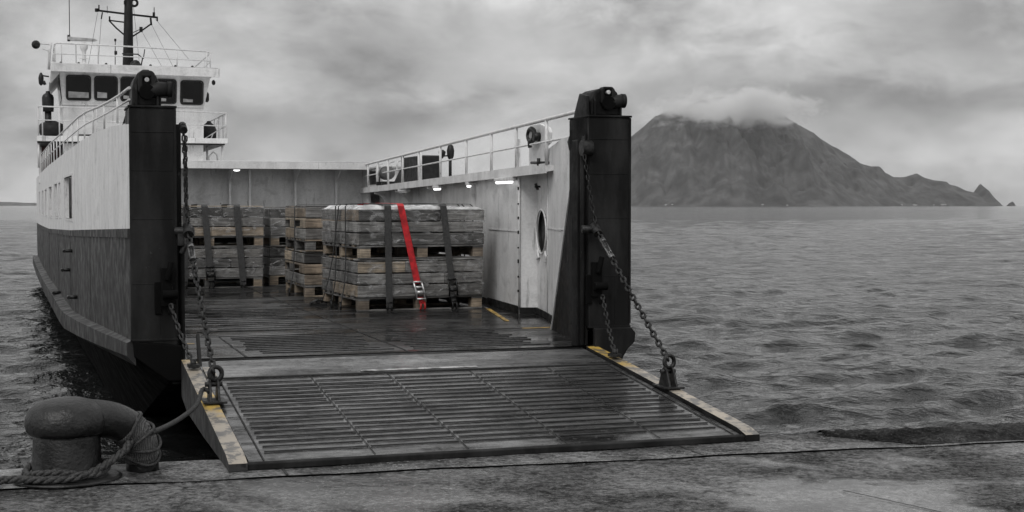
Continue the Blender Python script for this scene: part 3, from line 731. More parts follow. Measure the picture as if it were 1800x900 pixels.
# lights under the walkway
def tube_light(v, u, ln, lit):
    z = ZW(v) - .17; dx = .0696; m = MB(); m.box((u - .05, v, z), (u + .05, v + ln, z + .05)); o = S(m, 'deck_light', M['rail'], bevel=.01)
    m = MB(); m.cyl((u - .01, v + .03, z - .012), (u + dx * ln * 0 - .01, v + ln - .03, z - .012), .026, 10); S(m, 'light_tube', M['tube'] if lit else M['rail'], o)
tube_light(19.5, 6.50, .75, True); tube_light(20.6, 6.74, .45, True); tube_light(24.9, 6.92, .4, True); tube_light(22.4, 6.74, .16, True); tube_light(28.4, 7.2, .7, False)
# starboard railing
ZR = lambda v: 2.98 + (34 - v) * .0097
vr = list(np.arange(15.3, 34.1, 1.0)) + [34.0]
top = [(WK(v), v, ZR(v)) for v in vr]; top = [(5.9, 14.9, ZR(14.9) + .01)] + top
mid = [(WK(v), v, 2.705 + (34 - v) * .0085) for v in vr]; mid = [(5.85, 14.85, 2.86)] + mid
pv = [17.76, 19.34, 20.86, 22.62, 24.76, 26.86, 28.6, 30.48, 31.9, 33.36]
posts = [((WK(v), v, ZW(v)), (WK(v), v, ZR(v))) for v in pv] + [((WK(16.36), 16.36, 2.85), (WK(16.36), 16.36, ZR(16.36)))]
railing('railing', top, posts, .026, .024, [mid])
# spotlight plate on the walkway
m = MB(); v0 = 19.3; pts = [(WK(19.0), 19.0, 2.5), (WK(19.0), 19.0, 3.13)]
def wp(v, z, du=.10): return (WK(v) + du, v, z)
pts = [wp(19.0, ZW(19)), wp(18.95, 3.05), wp(18.85, 3.10), wp(18.4, 3.11), wp(18.08, 3.08), wp(18.0, 3.02), wp(18.02, 2.86), wp(18.14, 2.78), wp(18.2, ZW(18.2))]
pts = [wp(19.02, ZW(19)), wp(19.02, 3.10), wp(18.95, 3.13), wp(18.45, 3.12), wp(18.05, 3.05), wp(17.98, 2.98), wp(18.0, 2.84), wp(18.2, 2.80), wp(18.28, ZW(18.3))]
m.prism(pts, (.05, 0, 0)); pp = S(m, 'fairlead_plate', M['white'], bevel=.01)
m = MB(); cpt = Vector((WK(18.6) + .02, 18.6, 2.97)); rg = [cpt + Vector((0, math.cos(2 * math.pi * k / 18) * .13, math.sin(2 * math.pi * k / 18) * .085)) for k in range(19)]
m.tube(rg, .035, 8, cap=False); m.cyl(cpt + Vector((-.03, -.16, -.03)), cpt + Vector((.1, -.16, -.03)), .06, 12); m.cyl(cpt + Vector((-.02, 0, -.17)), cpt + Vector((-.02, .02, -.1)), .03, 8); S(m, 'floodlight_ring', M['dark'], pp)
m = MB(); m.cyl(cpt + Vector((-.005, 0, 0)), cpt + Vector((.03, 0, 0)), .085, 20); S(m, 'floodlight_lens', M['pale'], pp)
m = MB(); m.cyl((WK(17.9) + .03, 17.8, ZW(18) + .03), (WK(18) + .03, 18.5, ZW(18) + .05), .02, 8); m.cyl((WK(17.9), 18.1, ZW(18)), (WK(17.9), 18.1, ZW(18) + .1), .025, 8); S(m, 'small_cleat', M['dark'])
# things on the walkway aft
m = MB(); a_, b_ = 27.5, 29.0; u = WK(28) + .15; m.box((u, a_, ZW(26)), (u + .4, b_, 3.0)); x = S(m, 'ventilator', M['dark'], bevel=.03)
m = MB(); m.tube([(u - .03, a_ - .06, ZW(26)), (u - .03, a_ - .06, 3.0), (u - .03, a_ + .05, 3.07), (u - .03, b_ - .05, 3.07), (u - .03, b_, 3.0), (u - .03, b_, ZW(26))], .022, 8); S(m, 'guard_frame', M['rail'], x)
m = MB(); m.prism([(u, b_, ZW(26)), (u, b_ + .9, ZW(26)), (u, b_ + .3, 2.75), (u, b_, 2.85)], (.3, 0, 0)); S(m, 'tarpaulin', M['dark'])
m = MB(); u = WK(31) + .10; m.lathe([(.001, 0), (.11, .05), (.15, .2), (.15, .6), (.11, .75), (.001, .8)], (u + .05, 31.0, ZW(28) + .27), 18, 'y'); lr = S(m, 'liferaft_canister', M['graygear'])
m = MB(); m.box((u - .1, 31.2, ZW(28)), (u + .2, 31.3, ZW(28) + .08)); m.box((u - .1, 31.7, ZW(28)), (u + .2, 31.8, ZW(28) + .08)); m.lathe([(.155, 0), (.155, .06)], (u + .05, 31.4, ZW(28) + .27), 18, 'y'); S(m, 'cradle', M['dark'], lr)
m = MB(); u = WK(34) + .12; m.box((u, 32.6, ZW(33)), (u + .5, 36.4, 2.88)); m.box((u - .06, 32.5, 2.88), (u + .56, 36.5, 2.93)); hs = S(m, 'deck_locker', M['whitein'], bevel=.01)
for v0, v1 in ((32.8, 34.2), (34.5, 36.1)):
    m = MB(); m.box((u - .01, v0, 2.5), (u + .01, v1, 2.82)); S(m, 'locker_window', M['glass'], hs)
for v0 in (29.8, 31.0, 32.6):   # curved rail stanchions
    m = MB(); m.tube([(WK(v0) + .1, v0, ZW(v0)), (WK(v0) + .08, v0, 2.85), (WK(v0) + .12, v0 + .05, 2.95), (WK(v0) + .25, v0 + .1, 2.98)], .018, 7); S(m, 'stanchion', M['rail'])
m = MB(); u = WK(25) + .15; m.cyl((u, 24.7, ZW(24)), (u, 24.7, 2.86), .028, 10); m.lathe([(.07, 0), (.05, .03)], (u, 24.7, ZW(24)), 14); lp = S(m, 'lamp_stand', M['dark'])
m = MB(); m.lathe([(.02, 0), (.06, .08), (.07, .18), (.05, .27), (.01, .3)], (u, 24.68, 2.80), 14); m.lathe([(.01, 0), (.05, .05), (.07, .12), (.02, .16)], (u - .01, 25.2, 2.86), 12, 'z'); m.cyl((u, 24.7, 2.9), (u, 25.25, 2.9), .015, 6); S(m, 'lamp_head', M['dark'], lp)
# car deck
m = MB(); vs4 = [14.62] + list(np.arange(15, 50.1, 1.0))
for a_, b_ in zip(vs4[:-1], vs4[1:]):
    ra = lerp(a_, [14.6, 16.9, 18.39, 50], [6.1, 6.9, 7.0, 8.2]); rb = lerp(b_, [14.6, 16.9, 18.39, 50], [6.1, 6.9, 7.0, 8.2])
    m.add([(UL(a_) + .1, a_, DK), (ra, a_, DK), (rb, b_, DK), (UL(b_) + .1, b_, DK)], [(0, 1, 2, 3)])
m.add([(1.26, 14.62, DK), (6.0, 14.62, DK), (6.0, 14.62, .2), (1.26, 14.62, .2)], [(0, 1, 2, 3)[::-1]])
S(m, 'car_deck', M['deck'])
m = MB()   # anti-skid bars on the deck and hinge apron
rs = np.random.RandomState(8)
for (u0, u1) in ((2.15, 3.5), (3.95, 5.3)):
    for v in np.arange(15.0, 17.0, .2):
        c0 = u0 + rs.uniform(-.1, .1); c1 = u1 + rs.uniform(-.1, .15); m.box((c0, v, DK + .0005), (c1, v + .035, DK + .011))
for (u0, u1, v0, v1) in ((2.0, 3.6, 17.8, 21.5), (1.6, 2.4, 19, 24)):
    for v in np.arange(v0, v1, .3): m.box((u0 + rs.uniform(-.2, .2), v, DK + .0005), (u1 + rs.uniform(-.2, .2), v + .03, DK + .008))
S(m, 'deck_grip_bars', M['bar'])
m = MB(); m.box((1.4, 14.64, DK + .001), (5.75, 14.665, DK + .006)); m.box((1.5, 17.05, DK + .001), (6.0, 17.07, DK + .005)); m.box((2.0, 14.7, DK + .001), (2.02, 17, DK + .005)); m.box((3.72, 14.7, DK + .001), (3.74, 34, DK + .005)); m.box((1.6, 21.8, DK + .001), (6.3, 21.82, DK + .005))
S(m, 'deck_seam', M['black'])
m = MB(); m.box((5.80, 16.98, DK + .004), (6.20, 17.05, DK + .006)); m.prism([(5.95, 18.2, DK + .004), (6.0, 18.15, DK + .004), (6.44, 20.4, DK + .004), (6.38, 20.45, DK + .004)], (0, 0, .002)); m.box((1.42, 16.25, DK + .004), (1.65, 16.33, DK + .006)); S(m, 'yellow_deck_line', M['yellow'])
m = MB(); m.prism([(6.42, 20.5, DK + .004), (6.45, 20.5, DK + .004), (6.85, 26.4, DK + .004), (6.81, 26.4, DK + .004)], (0, 0, .002)); S(m, 'white_deck_line', M['whiteline'])
# aft bulkhead and its deckhead
m = MB(); m.box((1.0, 34.6, DK), (8.1, 34.68, 2.9)); S(m, 'aft_bulkhead', M['whitein'])
m = MB()
for u in (2.2, 4.33, 4.8, 5.9, 6.9): m.box((u, 34.45, DK), (u + .05, 34.6, 2.86))
m.box((7.6, 33.9, DK), (7.66, 34.6, 2.9)); S(m, 'bulkhead_stiffener', M['white'])
m = MB()
for u in (4.33, 5.9, 6.9): m.prism([(u + .01, 33.8, 2.86), (u + .01, 34.45, 2.86), (u + .01, 34.45, 2.55)], (.02, 0, 0))
S(m, 'deckhead_bracket', M['white'])
m = MB(); m.box((.35, 33.7, 2.90), (7.62, 49.5, 3.0)); m.box((.35, 33.66, 2.86), (7.62, 33.7, 3.02)); S(m, 'shelter_deck', M['white'])
m = MB()
for u in (4.4, 6.2): m.cyl((u - .1, 34.0, 3.03), (u + .1, 34.0, 3.03), .02, 6)
m.cyl((3.2, 33.75, 3.035), (7.6, 33.75, 3.035), .012, 6); S(m, 'deck_edge_pipe', M['rail'])
m = MB(); m.lathe([(.10, 0), (.11, .03), (.09, .05)], (4.45, 34.0, 2.84), 14); lo_ = S(m, 'dome_light', M['rail']); m = MB(); m.lathe([(.001, 0), (.06, .01), (.085, .04)], (4.45, 34.0, 2.80), 14); S(m, 'dome_lens', M['tube'], lo_)
# superstructure -----------------------------------------------------
m = MB(); m.box((.66, 40, 3.0), (4.33, 45.5, 3.70)); m.box((.02, 42.5, 2.64), (.64, 45, 3.70)); LH = S(m, 'lower_house', M['white'])
m = MB(); m.box((.10, 42.45, 2.66), (.60, 42.5, 3.68)); S(m, 'passage_shade_panel', M['darkred'], LH)  # dark panel stands in for the dim open passage and reddish gear
m = MB(); m.box((-.02, 39.75, 3.70), (4.97, 45.6, 3.84)); BW = S(m, 'bridge_deck', M['white'], bevel=.01)
m = MB(); m.box((-.01, 39.85, 3.66), (4.9, 45.5, 3.70)); S(m, 'deck_underside', M['dark'], BW)
m = MB()
for (u, v) in ((.02, 40.0), (4.85, 40.0), (4.6, 41.5)): m.cyl((u, v, 3.0), (u, v, 3.7), .03, 8)
m.tube([(4.5, 40.2, 3.0), (4.5, 40.2, 3.35), (4.62, 40.2, 3.48), (4.72, 40.2, 3.4), (4.78, 40.2, 3.0)], .022, 7); m.tube([(4.35, 40.1, 3.2), (4.9, 40.1, 3.25)], .018, 6); S(m, 'stanchion', M['rail'])
m = MB(); m.hexa([(.65, 40.0, 3.84), (4.34, 40.0, 3.84), (4.34, 44.5, 3.84), (.65, 44.5, 3.84), (.65, 40.0, 4.70), (4.35, 40.0, 4.70), (4.35, 44.5, 4.70), (.65, 44.5, 4.70)])
m.hexa([(.64, 39.99, 4.70), (4.36, 39.99, 4.70), (4.36, 44.5, 4.70), (.64, 44.5, 4.70), (.56, 39.78, 5.56), (4.52, 39.78, 5.56), (4.52, 44.6, 5.56), (.56, 44.6, 5.56)])
m.box((.63, 39.955, 4.69), (4.37, 39.99, 4.72))
WH = S(m, 'wheelhouse', M['white'])
def rrect(u0, u1, z0, z1, r, y, n=5):
    pts = []
    for (cx_, cz_, a0) in ((u1 - r, z1 - r, 0), (u0 + r, z1 - r, 90), (u0 + r, z0 + r, 180), (u1 - r, z0 + r, 270)):
        for k in range(n + 1): an = R(a0 + 90 * k / n); pts.append((cx_ + r * math.cos(an), y(cz_ + r * math.sin(an)), cz_ + r * math.sin(an)))
    return pts
yf = lambda z: 39.99 - (z - 4.70) / .86 * .21
for u0, u1, z0, z1 in ((.76, 1.34, 4.84, 5.44), (1.48, 2.03, 4.85, 5.43), (2.16, 2.74, 4.84, 5.43), (3.04, 3.58, 4.80, 5.40), (3.74, 4.30, 4.79, 5.38)):
    m = MB(); P1 = rrect(u0 - .035, u1 + .035, z0 - .035, z1 + .035, .09, lambda z: yf(z) - .03); P2 = rrect(u0, u1, z0, z1, .07, lambda z: yf(z) - .03)
    P1b = rrect(u0 - .035, u1 + .035, z0 - .035, z1 + .035, .09, lambda z: yf(z) + .02); n4 = len(P1)
    m.add(P1 + P2 + P1b, [(k, (k + 1) % n4, (k + 1) % n4 + n4, k + n4) for k in range(n4)] + [(k, (k + 1) % n4, (k + 1) % n4 + 2 * n4, k + 2 * n4) for k in range(n4)])
    fr = S(m, 'window', M['rubber_bar_shade'], WH)
    m = MB(); P3 = rrect(u0, u1, z0, z1, .07, lambda z: yf(z) - .008); m.add(P3, [tuple(range(len(P3)))]); S(m, 'pane', M['glass'], WH)
    m = MB(); hh = z0 + (z1 - z0) * (.34 if u0 < 2.1 else .22); w_ = (u1 - u0)
    uu0, uu1 = (u0 + .03, u1 - .03) if u0 < 1.4 else (u0 + .05, u0 + w_ * .55)
    m.prism([(uu0, yf(z0 + .03) - .014, z0 + .04), (uu1, yf(z0 + .03) - .014, z0 + .04), (uu1, yf(hh) - .014, hh - .02), (uu0, yf(hh) - .014, hh)], (0, .003, 0)); S(m, 'instrument_panel', M['pale'], WH)
for v0, v1 in ((40.15, 41.2), (41.5, 42.8)):
    m = MB(); m.hexa([(.62, v0, 4.85), (.62, v1, 4.85), (.60, v1, 4.85), (.60, v0, 4.85), (.565, v0, 5.42), (.565, v1, 5.42), (.545, v1, 5.42), (.545, v0, 5.42)]); S(m, 'side_window', M['glass'], WH)
m = MB(); m.hexa([(.42, 39.6, 5.56), (4.62, 39.6, 5.56), (4.62, 45, 5.56), (.42, 45, 5.56), (.36, 39.4, 5.74), (4.69, 39.4, 5.74), (4.69, 45.2, 5.74), (.36, 45.2, 5.74)])
m.prism([(.36, 39.45, 5.70), (.56, 39.7, 5.56), (.56, 39.7, 5.50), (.33, 39.5, 5.22), (.30, 39.5, 5.24)], (0, 5.0, 0))
m.hexa([(.34, 39.36, 5.52), (4.71, 39.36, 5.48), (4.71, 39.42, 5.48), (.34, 39.42, 5.52), (.34, 39.36, 5.75), (4.71, 39.36, 5.71), (4.71, 39.42, 5.71), (.34, 39.42, 5.75)])
RF = S(m, 'wheelhouse_roof', M['whitein'], bevel=.01)
m = MB()
for u in (.6, 1.05, 1.75, 2.9, 3.55, 4.0): m.lathe([(.035, 0), (.035, .03), (.015, .05)], (u, 39.5, 5.74), 10)
S(m, 'roof_vents', M['dark'], RF)
# roof rail
zr = 6.26
m = MB(); m.tube([(.45, 44.5, zr), (.45, 39.75, zr), (.50, 39.58, zr + .02), (2.4, 39.55, zr - .01), (4.35, 39.6, zr - .07), (4.52, 39.75, zr - .09), (4.52, 44.5, zr - .09)], .02, 8)
m.tube([(.45, 44.5, 6.0), (.45, 39.75, 6.0), (.50, 39.58, 6.0), (2.4, 39.55, 5.98), (4.35, 39.6, 5.94), (4.52, 39.75, 5.93), (4.52, 44.5, 5.93)], .014, 7)
for (u, v) in ((.46, 39.7), (.62, 39.57), (1.55, 39.56), (3.6, 39.57), (4.5, 39.7), (.45, 41.5), (.45, 44), (4.52, 41.5), (4.52, 44), (4.4, 39.62)): m.cyl((u, v, 5.74), (u, v, zr - .02 - (.06 if u > 3 else 0)), .016, 7)
S(m, 'roof_railing', M['rail'])
# floodlight arm at port side
m = MB(); m.tube([(.30, 39.8, 5.6), (.32, 39.8, 6.05), (.36, 39.8, 6.3)], .035, 8); m.tube([(.36, 39.8, 6.26), (.06, 39.8, 6.28)], .02, 7); m.tube([(.32, 39.8, 6.08), (.15, 39.8, 6.14)], .015, 6); fa = S(m, 'floodlight_arm', M['rail'])
m = MB(); m.lathe([(.05, 0), (.11, .06), (.11, .16), (.05, .2)], (-.02, 39.65, 6.24), 14, 'y'); S(m, 'floodlight', M['dark'], fa)
m = MB(); m.cyl((.30, 39.9, 5.42), (.14, 39.9, 5.44), .02, 7); m.lathe([(.02, 0), (.06, .05), (.07, .2), (.05, .28), (.02, .34)], (.10, 39.9, 5.18), 12); m.cyl((.16, 39.9, 5.3), (.2, 39.9, 5.2), .04, 8); S(m, 'deck_horn', M['dark'])
m = MB(); m.lathe([(.02, 0), (.05, .04), (.05, .1), (.02, .14)], (4.60, 39.8, 5.30), 12); m.lathe([(.03, 0), (.06, .06), (.06, .22), (.03, .28)], (4.45, 40.1, 4.85), 10); S(m, 'navigation_light', M['dark'])
# bridge rails
m = MB()
for z in (4.60, 4.24): m.tube([(.02, 44, z), (.02, 39.85, z + .02), (.10, 39.8, z + .02), (2.5, 39.8, z), (4.90, 39.8, z - .06), (4.96, 39.9, z - .06), (4.96, 44.5, z - .06)], .02 if z > 4.5 else .014, 7)
for (u, v) in ((.02, 39.87), (.12, 39.8), (.55, 39.8), (1.5, 39.8), (2.4, 39.8), (3.5, 39.8), (4.93, 39.83), (4.96, 40.7), (4.96, 41.7), (4.96, 42.8), (4.96, 44), (.02, 41.3), (.02, 42.8)): m.cyl((u, v, 3.84), (u, v, 4.60 - (.05 if u > 3 else 0)), .018, 7)
m.tube([(4.6, 40.6, 3.85), (4.96, 41.6, 4.5)], .02, 6); m.tube([(4.4, 40.4, 3.85), (4.96, 40.7, 4.2)], .015, 6)
S(m, 'bridge_railing', M['rail'])
# exhaust / searchlight on the port wing, covered gear on starboard wing
m = MB(); m.lathe([(.14, 0), (.15, .05), (.155, .38), (.13, .45), (.06, .50), (.05, .55), (.001, .56)], (.27, 40.4, 4.52), 20); m.cyl((.27, 40.4, 3.84), (.27, 40.4, 4.55), .09, 14); sl = S(m, 'searchlight', M['dark'])
m = MB(); m.lathe([(.001, 0), (.30, .04), (.36, .2), (.30, .34), (.12, .42), (.001, .44)], (.36, 40.55, 3.86), 18); S(m, 'covered_winch', M['rubber_bar_shade'])
m = MB(); m.lathe([(.20, 0), (.21, .3), (.16, .42), (.07, .5), (.05, .54), (.001, .55)], (4.60, 41.0, 3.84), 16); S(m, 'covered_searchlight', M['rubber_bar_shade'])
m = MB(); m.box((1.0, 39.82, 3.86), (1.8, 39.86, 3.90)); m.cyl((2.2, 39.75, 4.2), (2.28, 39.75, 4.45), .03, 8); m.cyl((2.1, 39.76, 4.0), (2.22, 39.76, 4.28), .012, 6); S(m, 'bridge_fittings', M['dark'])
# radar
m = MB(); m.lathe([(.10, 0), (.07, .06), (.055, .2), (.05, .4), (.07, .48), (.10, .52), (.11, .60), (.08, .66), (.03, .70)], (1.22, 40.6, 5.74), 18); m.box((1.10, 40.52, 5.98), (1.34, 40.56, 6.0)); ra = S(m, 'radar', M['rail'])
m = MB(); m.prism([(.80, 40.55, 6.50), (.80, 40.55, 6.56), (.86, 40.55, 6.575), (1.50, 40.55, 6.54), (1.58, 40.55, 6.50), (1.50, 40.55, 6.47), (.9, 40.55, 6.46)], (0, .1, 0)); S(m, 'radar_scanner', M['pale'], ra, .01)
m = MB(); m.cyl((.85, 40.6, 6.5), (.85, 40.6, 7.9), .012, 6); m.cyl((.83, 40.6, 6.45), (.83, 40.6, 6.62), .04, 8); m.cyl((1.02, 40.9, 5.74), (1.02, 40.9, 6.4), .008, 5); S(m, 'whip_antenna', M['dark'])
# mast
m = MB(); m.tube([(2.40, 41, 5.72), (2.41, 41, 6.4), (2.44, 41, 8.3)], [.155, .135, .10], 18); MS = S(m, 'mast', M['black'])
m = MB(); m.tube([(1.58, 41, 7.37), (2.4, 41, 7.30), (3.22, 41, 7.24)], .028, 8); m.cyl((1.58, 41, 7.33), (1.58, 41, 7.42), .05, 8); m.cyl((3.20, 41, 7.14), (3.20, 41, 7.26), .025, 6)
m.cyl((3.12, 41, 7.24), (3.12, 41, 7.52), .012, 5); m.cyl((3.11, 41, 7.28), (3.11, 41, 7.38), .035, 7); m.cyl((1.64, 41, 7.38), (1.64, 41, 7.52), .02, 6); m.cyl((1.7, 41, 7.14), (1.73, 41, 7.32), .02, 6); m.cyl((1.86, 41, 7.3), (1.86, 41, 7.5), .008, 5); S(m, 'crossarm', M['black'], MS)
m = MB(); m.tube([(1.90, 41, 7.11), (2.35, 41, 7.07)], .02, 7); m.tube([(1.90, 41, 7.11), (2.1, 41, 6.9), (2.36, 41, 6.68)], .022, 7); m.cyl((1.92, 41, 7.1), (1.92, 41, 7.22), .025, 6)
m.tube([(2.5, 41, 6.67), (2.78, 41, 6.86), (3.04, 41, 7.06)], .022, 7); m.cyl((2.76, 41, 6.82), (2.76, 41, 6.96), .045, 8); m.cyl((3.04, 41, 7.02), (3.02, 41, 7.22), .028, 7); m.tube([(2.55, 41, 6.8), (2.75, 41, 6.9)], .012, 6); S(m, 'spreader_brace', M['black'], MS)
m = MB(); rg = [Vector((2.58, 41, 7.62)) + Vector((math.cos(2 * math.pi * k / 16) * .09, 0, math.sin(2 * math.pi * k / 16) * .09)) for k in range(17)]; m.tube(rg, .035, 8, cap=False); m.box((2.3, 40.9, 7.56), (2.36, 41, 7.66)); m.box((2.2, 40.9, 7.70), (2.3, 41, 7.76)); S(m, 'masthead_ring', M['black'], MS)
m = MB(); m.lathe([(.16, 0), (.17, .08), (.12, .16)], (2.58, 40.2, 5.70), 16); m.lathe([(.05, 0), (.13, .06), (.14, .22), (.05, .28)], (2.56, 40.2, 5.84), 14, 'y'); m.tube([(2.2, 40.2, 6.12), (2.62, 40.2, 6.12), (2.74, 40.2, 6.02), (2.7, 40.2, 5.8)], .018, 7); m.cyl((2.76, 40.2, 6.0), (2.8, 40.2, 6.26), .015, 6)
m.cyl((2.02, 40.3, 5.75), (2.03, 40.3, 6.5), .012, 6); m.cyl((2.03, 40.3, 6.46), (2.03, 40.3, 6.53), .03, 7); m.cyl((2.04, 40.3, 6.1), (2.04, 40.3, 6.2), .04, 7); S(m, 'bell_and_searchlight', M['dark'], MS)
m = MB()
for (a_, b_) in (((2.78, 41, 6.84), (3.2, 39.6, 5.75)), ((3.04, 41, 7.05), (3.5, 39.6, 5.75)), ((3.15, 41, 7.2), (3.95, 39.7, 5.95)), ((1.60, 41, 7.3), (1.3, 39.6, 5.75)), ((1.7, 41, 7.15), (1.55, 39.6, 5.75)), ((2.5, 41, 8.2), (3.1, 46, 5.75))): m.tube([a_, b_], .005, 4)
S(m, 'rigging_wire', M['dark'], MS)

# ------------------------------------------------------------------ bow ramp (part of the ferry, hinged)
RA, RB = 10.74, 14.44; ZA, ZBR = .055, DK
def rz(v): return ZA + (ZBR - ZA) * (v - RA) / (RB - RA)
def rbox(m, u0, u1, v0, v1, lo, hi, cut=0):
    m.hexa([(u0, v0, rz(v0) + lo), (u1, v0, rz(v0) + lo), (u1, v1, rz(v1) + lo), (u0, v1, rz(v1) + lo), (u0, v0, rz(v0) + hi), (u1, v0, rz(v0) + hi), (u1, v1, rz(v1) + hi), (u0, v1, rz(v1) + hi)])
m = MB(); m.hexa([(1.49, RA + .03, .012), (5.63, RA + .03, .012), (5.63, RB, .2), (1.49, RB, .2), (1.49, RA + .03, rz(RA)), (5.63, RA + .03, rz(RA)), (5.63, RB, DK - .003), (1.49, RB, DK - .003)])
RP = S(m, 'bow_ramp', M['ramp'])
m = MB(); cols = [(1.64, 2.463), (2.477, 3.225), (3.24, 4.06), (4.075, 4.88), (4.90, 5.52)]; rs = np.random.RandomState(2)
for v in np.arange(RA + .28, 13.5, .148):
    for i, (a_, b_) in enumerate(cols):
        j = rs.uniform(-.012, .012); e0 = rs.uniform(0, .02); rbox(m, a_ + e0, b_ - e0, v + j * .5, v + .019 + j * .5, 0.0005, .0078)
S(m, 'shade_black_grip_bars', M['rubber_bar_shade'], RP)  # bars coloured black in place of the shadow along their near faces
m = MB()
for u in (2.47, 3.23, 4.065, 4.89): rbox(m, u - .002, u + .002, RA + .05, 13.6, .0008, .006)
rbox(m, 1.52, 5.6, 13.60, 13.63, .0008, .012); rbox(m, 1.60, 1.61, RA + .05, 13.6, .0008, .006); rbox(m, 5.56, 5.57, RA + .05, 13.6, .0008, .006)
for v in np.arange(11.3, 13.5, .42): rbox(m, 1.50, 1.60, v, v + .008, .0008, .004)
S(m, 'plate_seam', M['rubber_bar_shade'], RP)
m = MB(); rbox(m, 3.0, 4.2, 13.72, 13.78, .0008, .0025); S(m, 'worn_paint_line', M['whiteline'], RP)
m = MB(); m.hexa([(1.36, RA, .002), (5.76, RA, .002), (5.76, RA + .035, .002), (1.36, RA + .035, .002), (1.36, RA, .048), (5.76, RA, .048), (5.76, RA + .035, .062), (1.36, RA + .035, .062)]); S(m, 'end_lip', M['black'], RP, .006)
m = MB(); m.cyl((1.5, RB + .08, DK - .045), (5.65, RB + .08, DK - .045), .05, 14); S(m, 'hinge_tube', M['dark'], RP)
def beam(u0, u1, mat, sgn):
    m = MB(mats=[mat, M['hullpale'] if sgn < 0 else M['black']]); V = [RA - .02, RA + .16, 12.5, 13.9, RB - .02]; hi = [.008, .032, .03, .028, .025]; lo = [0.0, -.06, -.16, -.2, -.22]
    lo_z = [.004, .006, .0, .02, .1]
    for i in range(len(V) - 1):
        a_, b_ = V[i], V[i + 1]
        pts = [(u0, a_, lo_z[i]), (u1, a_, lo_z[i]), (u1, b_, lo_z[i + 1]), (u0, b_, lo_z[i + 1]), (u0, a_, rz(a_) + hi[i]), (u1, a_, rz(a_) + hi[i]), (u1, b_, rz(b_) + hi[i + 1]), (u0, b_, rz(b_) + hi[i + 1])]
        o = len(m.v); m.v += pts
        for kf, f in enumerate([(0, 3, 2, 1), (4, 5, 6, 7), (1, 2, 6, 5), (3, 0, 4, 7)] + ([(0, 1, 5, 4)] if i == 0 else []) + ([(2, 3, 7, 6)] if i == len(V) - 2 else [])):
            m.cur = 0 if kf == 1 else 1; m.face([q + o for q in f])
    return S(m, 'side_beam', None, RP)
M['hullpale'] = m_paint('scuffed_beam_side', .05, .02, .6, .6, rough=.5, chipcol=.02, vs=1)
M['beamdark'] = M['black']
beam(1.33, 1.47, M['edgeL'], -1); beam(5.65, 5.78, M['edgeR'], 1)
def lug(u, v, s_=1.):
    z = rz(v) + .03; m = MB()
    m.box((u - .10, v - .16, z - .004), (u + .10, v + .16, z + .015))
    for du in (-.045, .025): m.prism([(u + du, v - .13, z + .01), (u + du, v + .13, z + .01), (u + du, v + .05, z + .17), (u + du, v - .0, z + .2), (u + du, v - .05, z + .17)], (.02, 0, 0))
    o = S(m, 'lifting_lug', M['chain'], RP, .004)
    m = MB(); m.cyl((u - .075, v + .01, z + .15), (u + .075, v + .01, z + .15), .022, 12); S(m, 'shackle_pin', M['chain'], RP)
    m = MB(); c_ = Vector((u + .02, v + .02, z + .24)); rg = [c_ + Vector((math.cos(2 * math.pi * k / 20) * .055, .2 * math.cos(2 * math.pi * k / 20) * .055, math.sin(2 * math.pi * k / 20) * .06)) for k in range(21)]; m.tube(rg, .021, 8, cap=False)
    c_ = c_ + Vector((-.03, .03, -.02)); rg = [c_ + Vector((math.cos(2 * math.pi * k / 20) * .02, math.cos(2 * math.pi * k / 20) * .045, math.sin(2 * math.pi * k / 20) * .055)) for k in range(21)]; m.tube(rg, .017, 8, cap=False); S(m, 'shackle', M['chain'], RP)
    return Vector((u, v + .03, z + .28))
tL = lug(1.44, 12.62); tR = lug(5.71, 12.42)
# small tab near the port hinge
m = MB(); rbox(m, 1.50, 1.60, 13.7, 14.1, .001, .012); S(m, 'hinge_tab', M['edgeL'], RP, .003)
m = MB(); m.prism([(1.50, 14.1, rz(14.1) + .02), (1.50, 14.25, rz(14.2) + .02), (1.50, 14.38, rz(14.3) + .28), (1.50, 14.34, rz(14.3) + .30)], (-.03, 0, 0)); S(m, 'hinge_stay', M['black'], RP)
# chains
def cat(a_, b_, sag, n=10):
    a_, b_ = Vector(a_), Vector(b_); out_ = []
    for k in range(n + 1): q = k / n; p = a_.lerp(b_, q); p.z -= sag * 4 * q * (1 - q); out_.append(p)
    return out_
def turnbuckle(a_, b_, parent):
    m = MB(); a_, b_ = Vector(a_), Vector(b_); d_ = (b_ - a_).normalized(); sd_ = d_.cross(Vector((0, 1, 0))).normalized()
    for s_ in (-1, 1): m.tube([a_ + sd_ * s_ * .022, b_ + sd_ * s_ * .022], .010, 8)
    m.tube([a_ - d_ * .02, a_ + d_ * .03], .032, 10); m.tube([b_ - d_ * .03, b_ + d_ * .02], .032, 10); m.tube([a_, b_], .009, 6); return S(m, 'turnbuckle', M['dullsteel'], parent)
def on(a_, b_, q): return Vector(a_).lerp(Vector(b_), q)
aL = Vector((1.40, 14.38, 1.74))
ch = cat(aL, tL, .02)
m = MB(); m.chain(ch, .105, .068, .0115); m.chain(cat((1.37, 14.45, 2.78), aL, 0.0), .08, .05, .009); m.chain([(1.39, 14.42, 2.66), (1.385, 14.42, 1.9)], .07, .045, .008); cL = S(m, 'lifting_chain', M['chain'])
turnbuckle(on(ch[0], ch[-1], .12), on(ch[0], ch[-1], .22), cL)
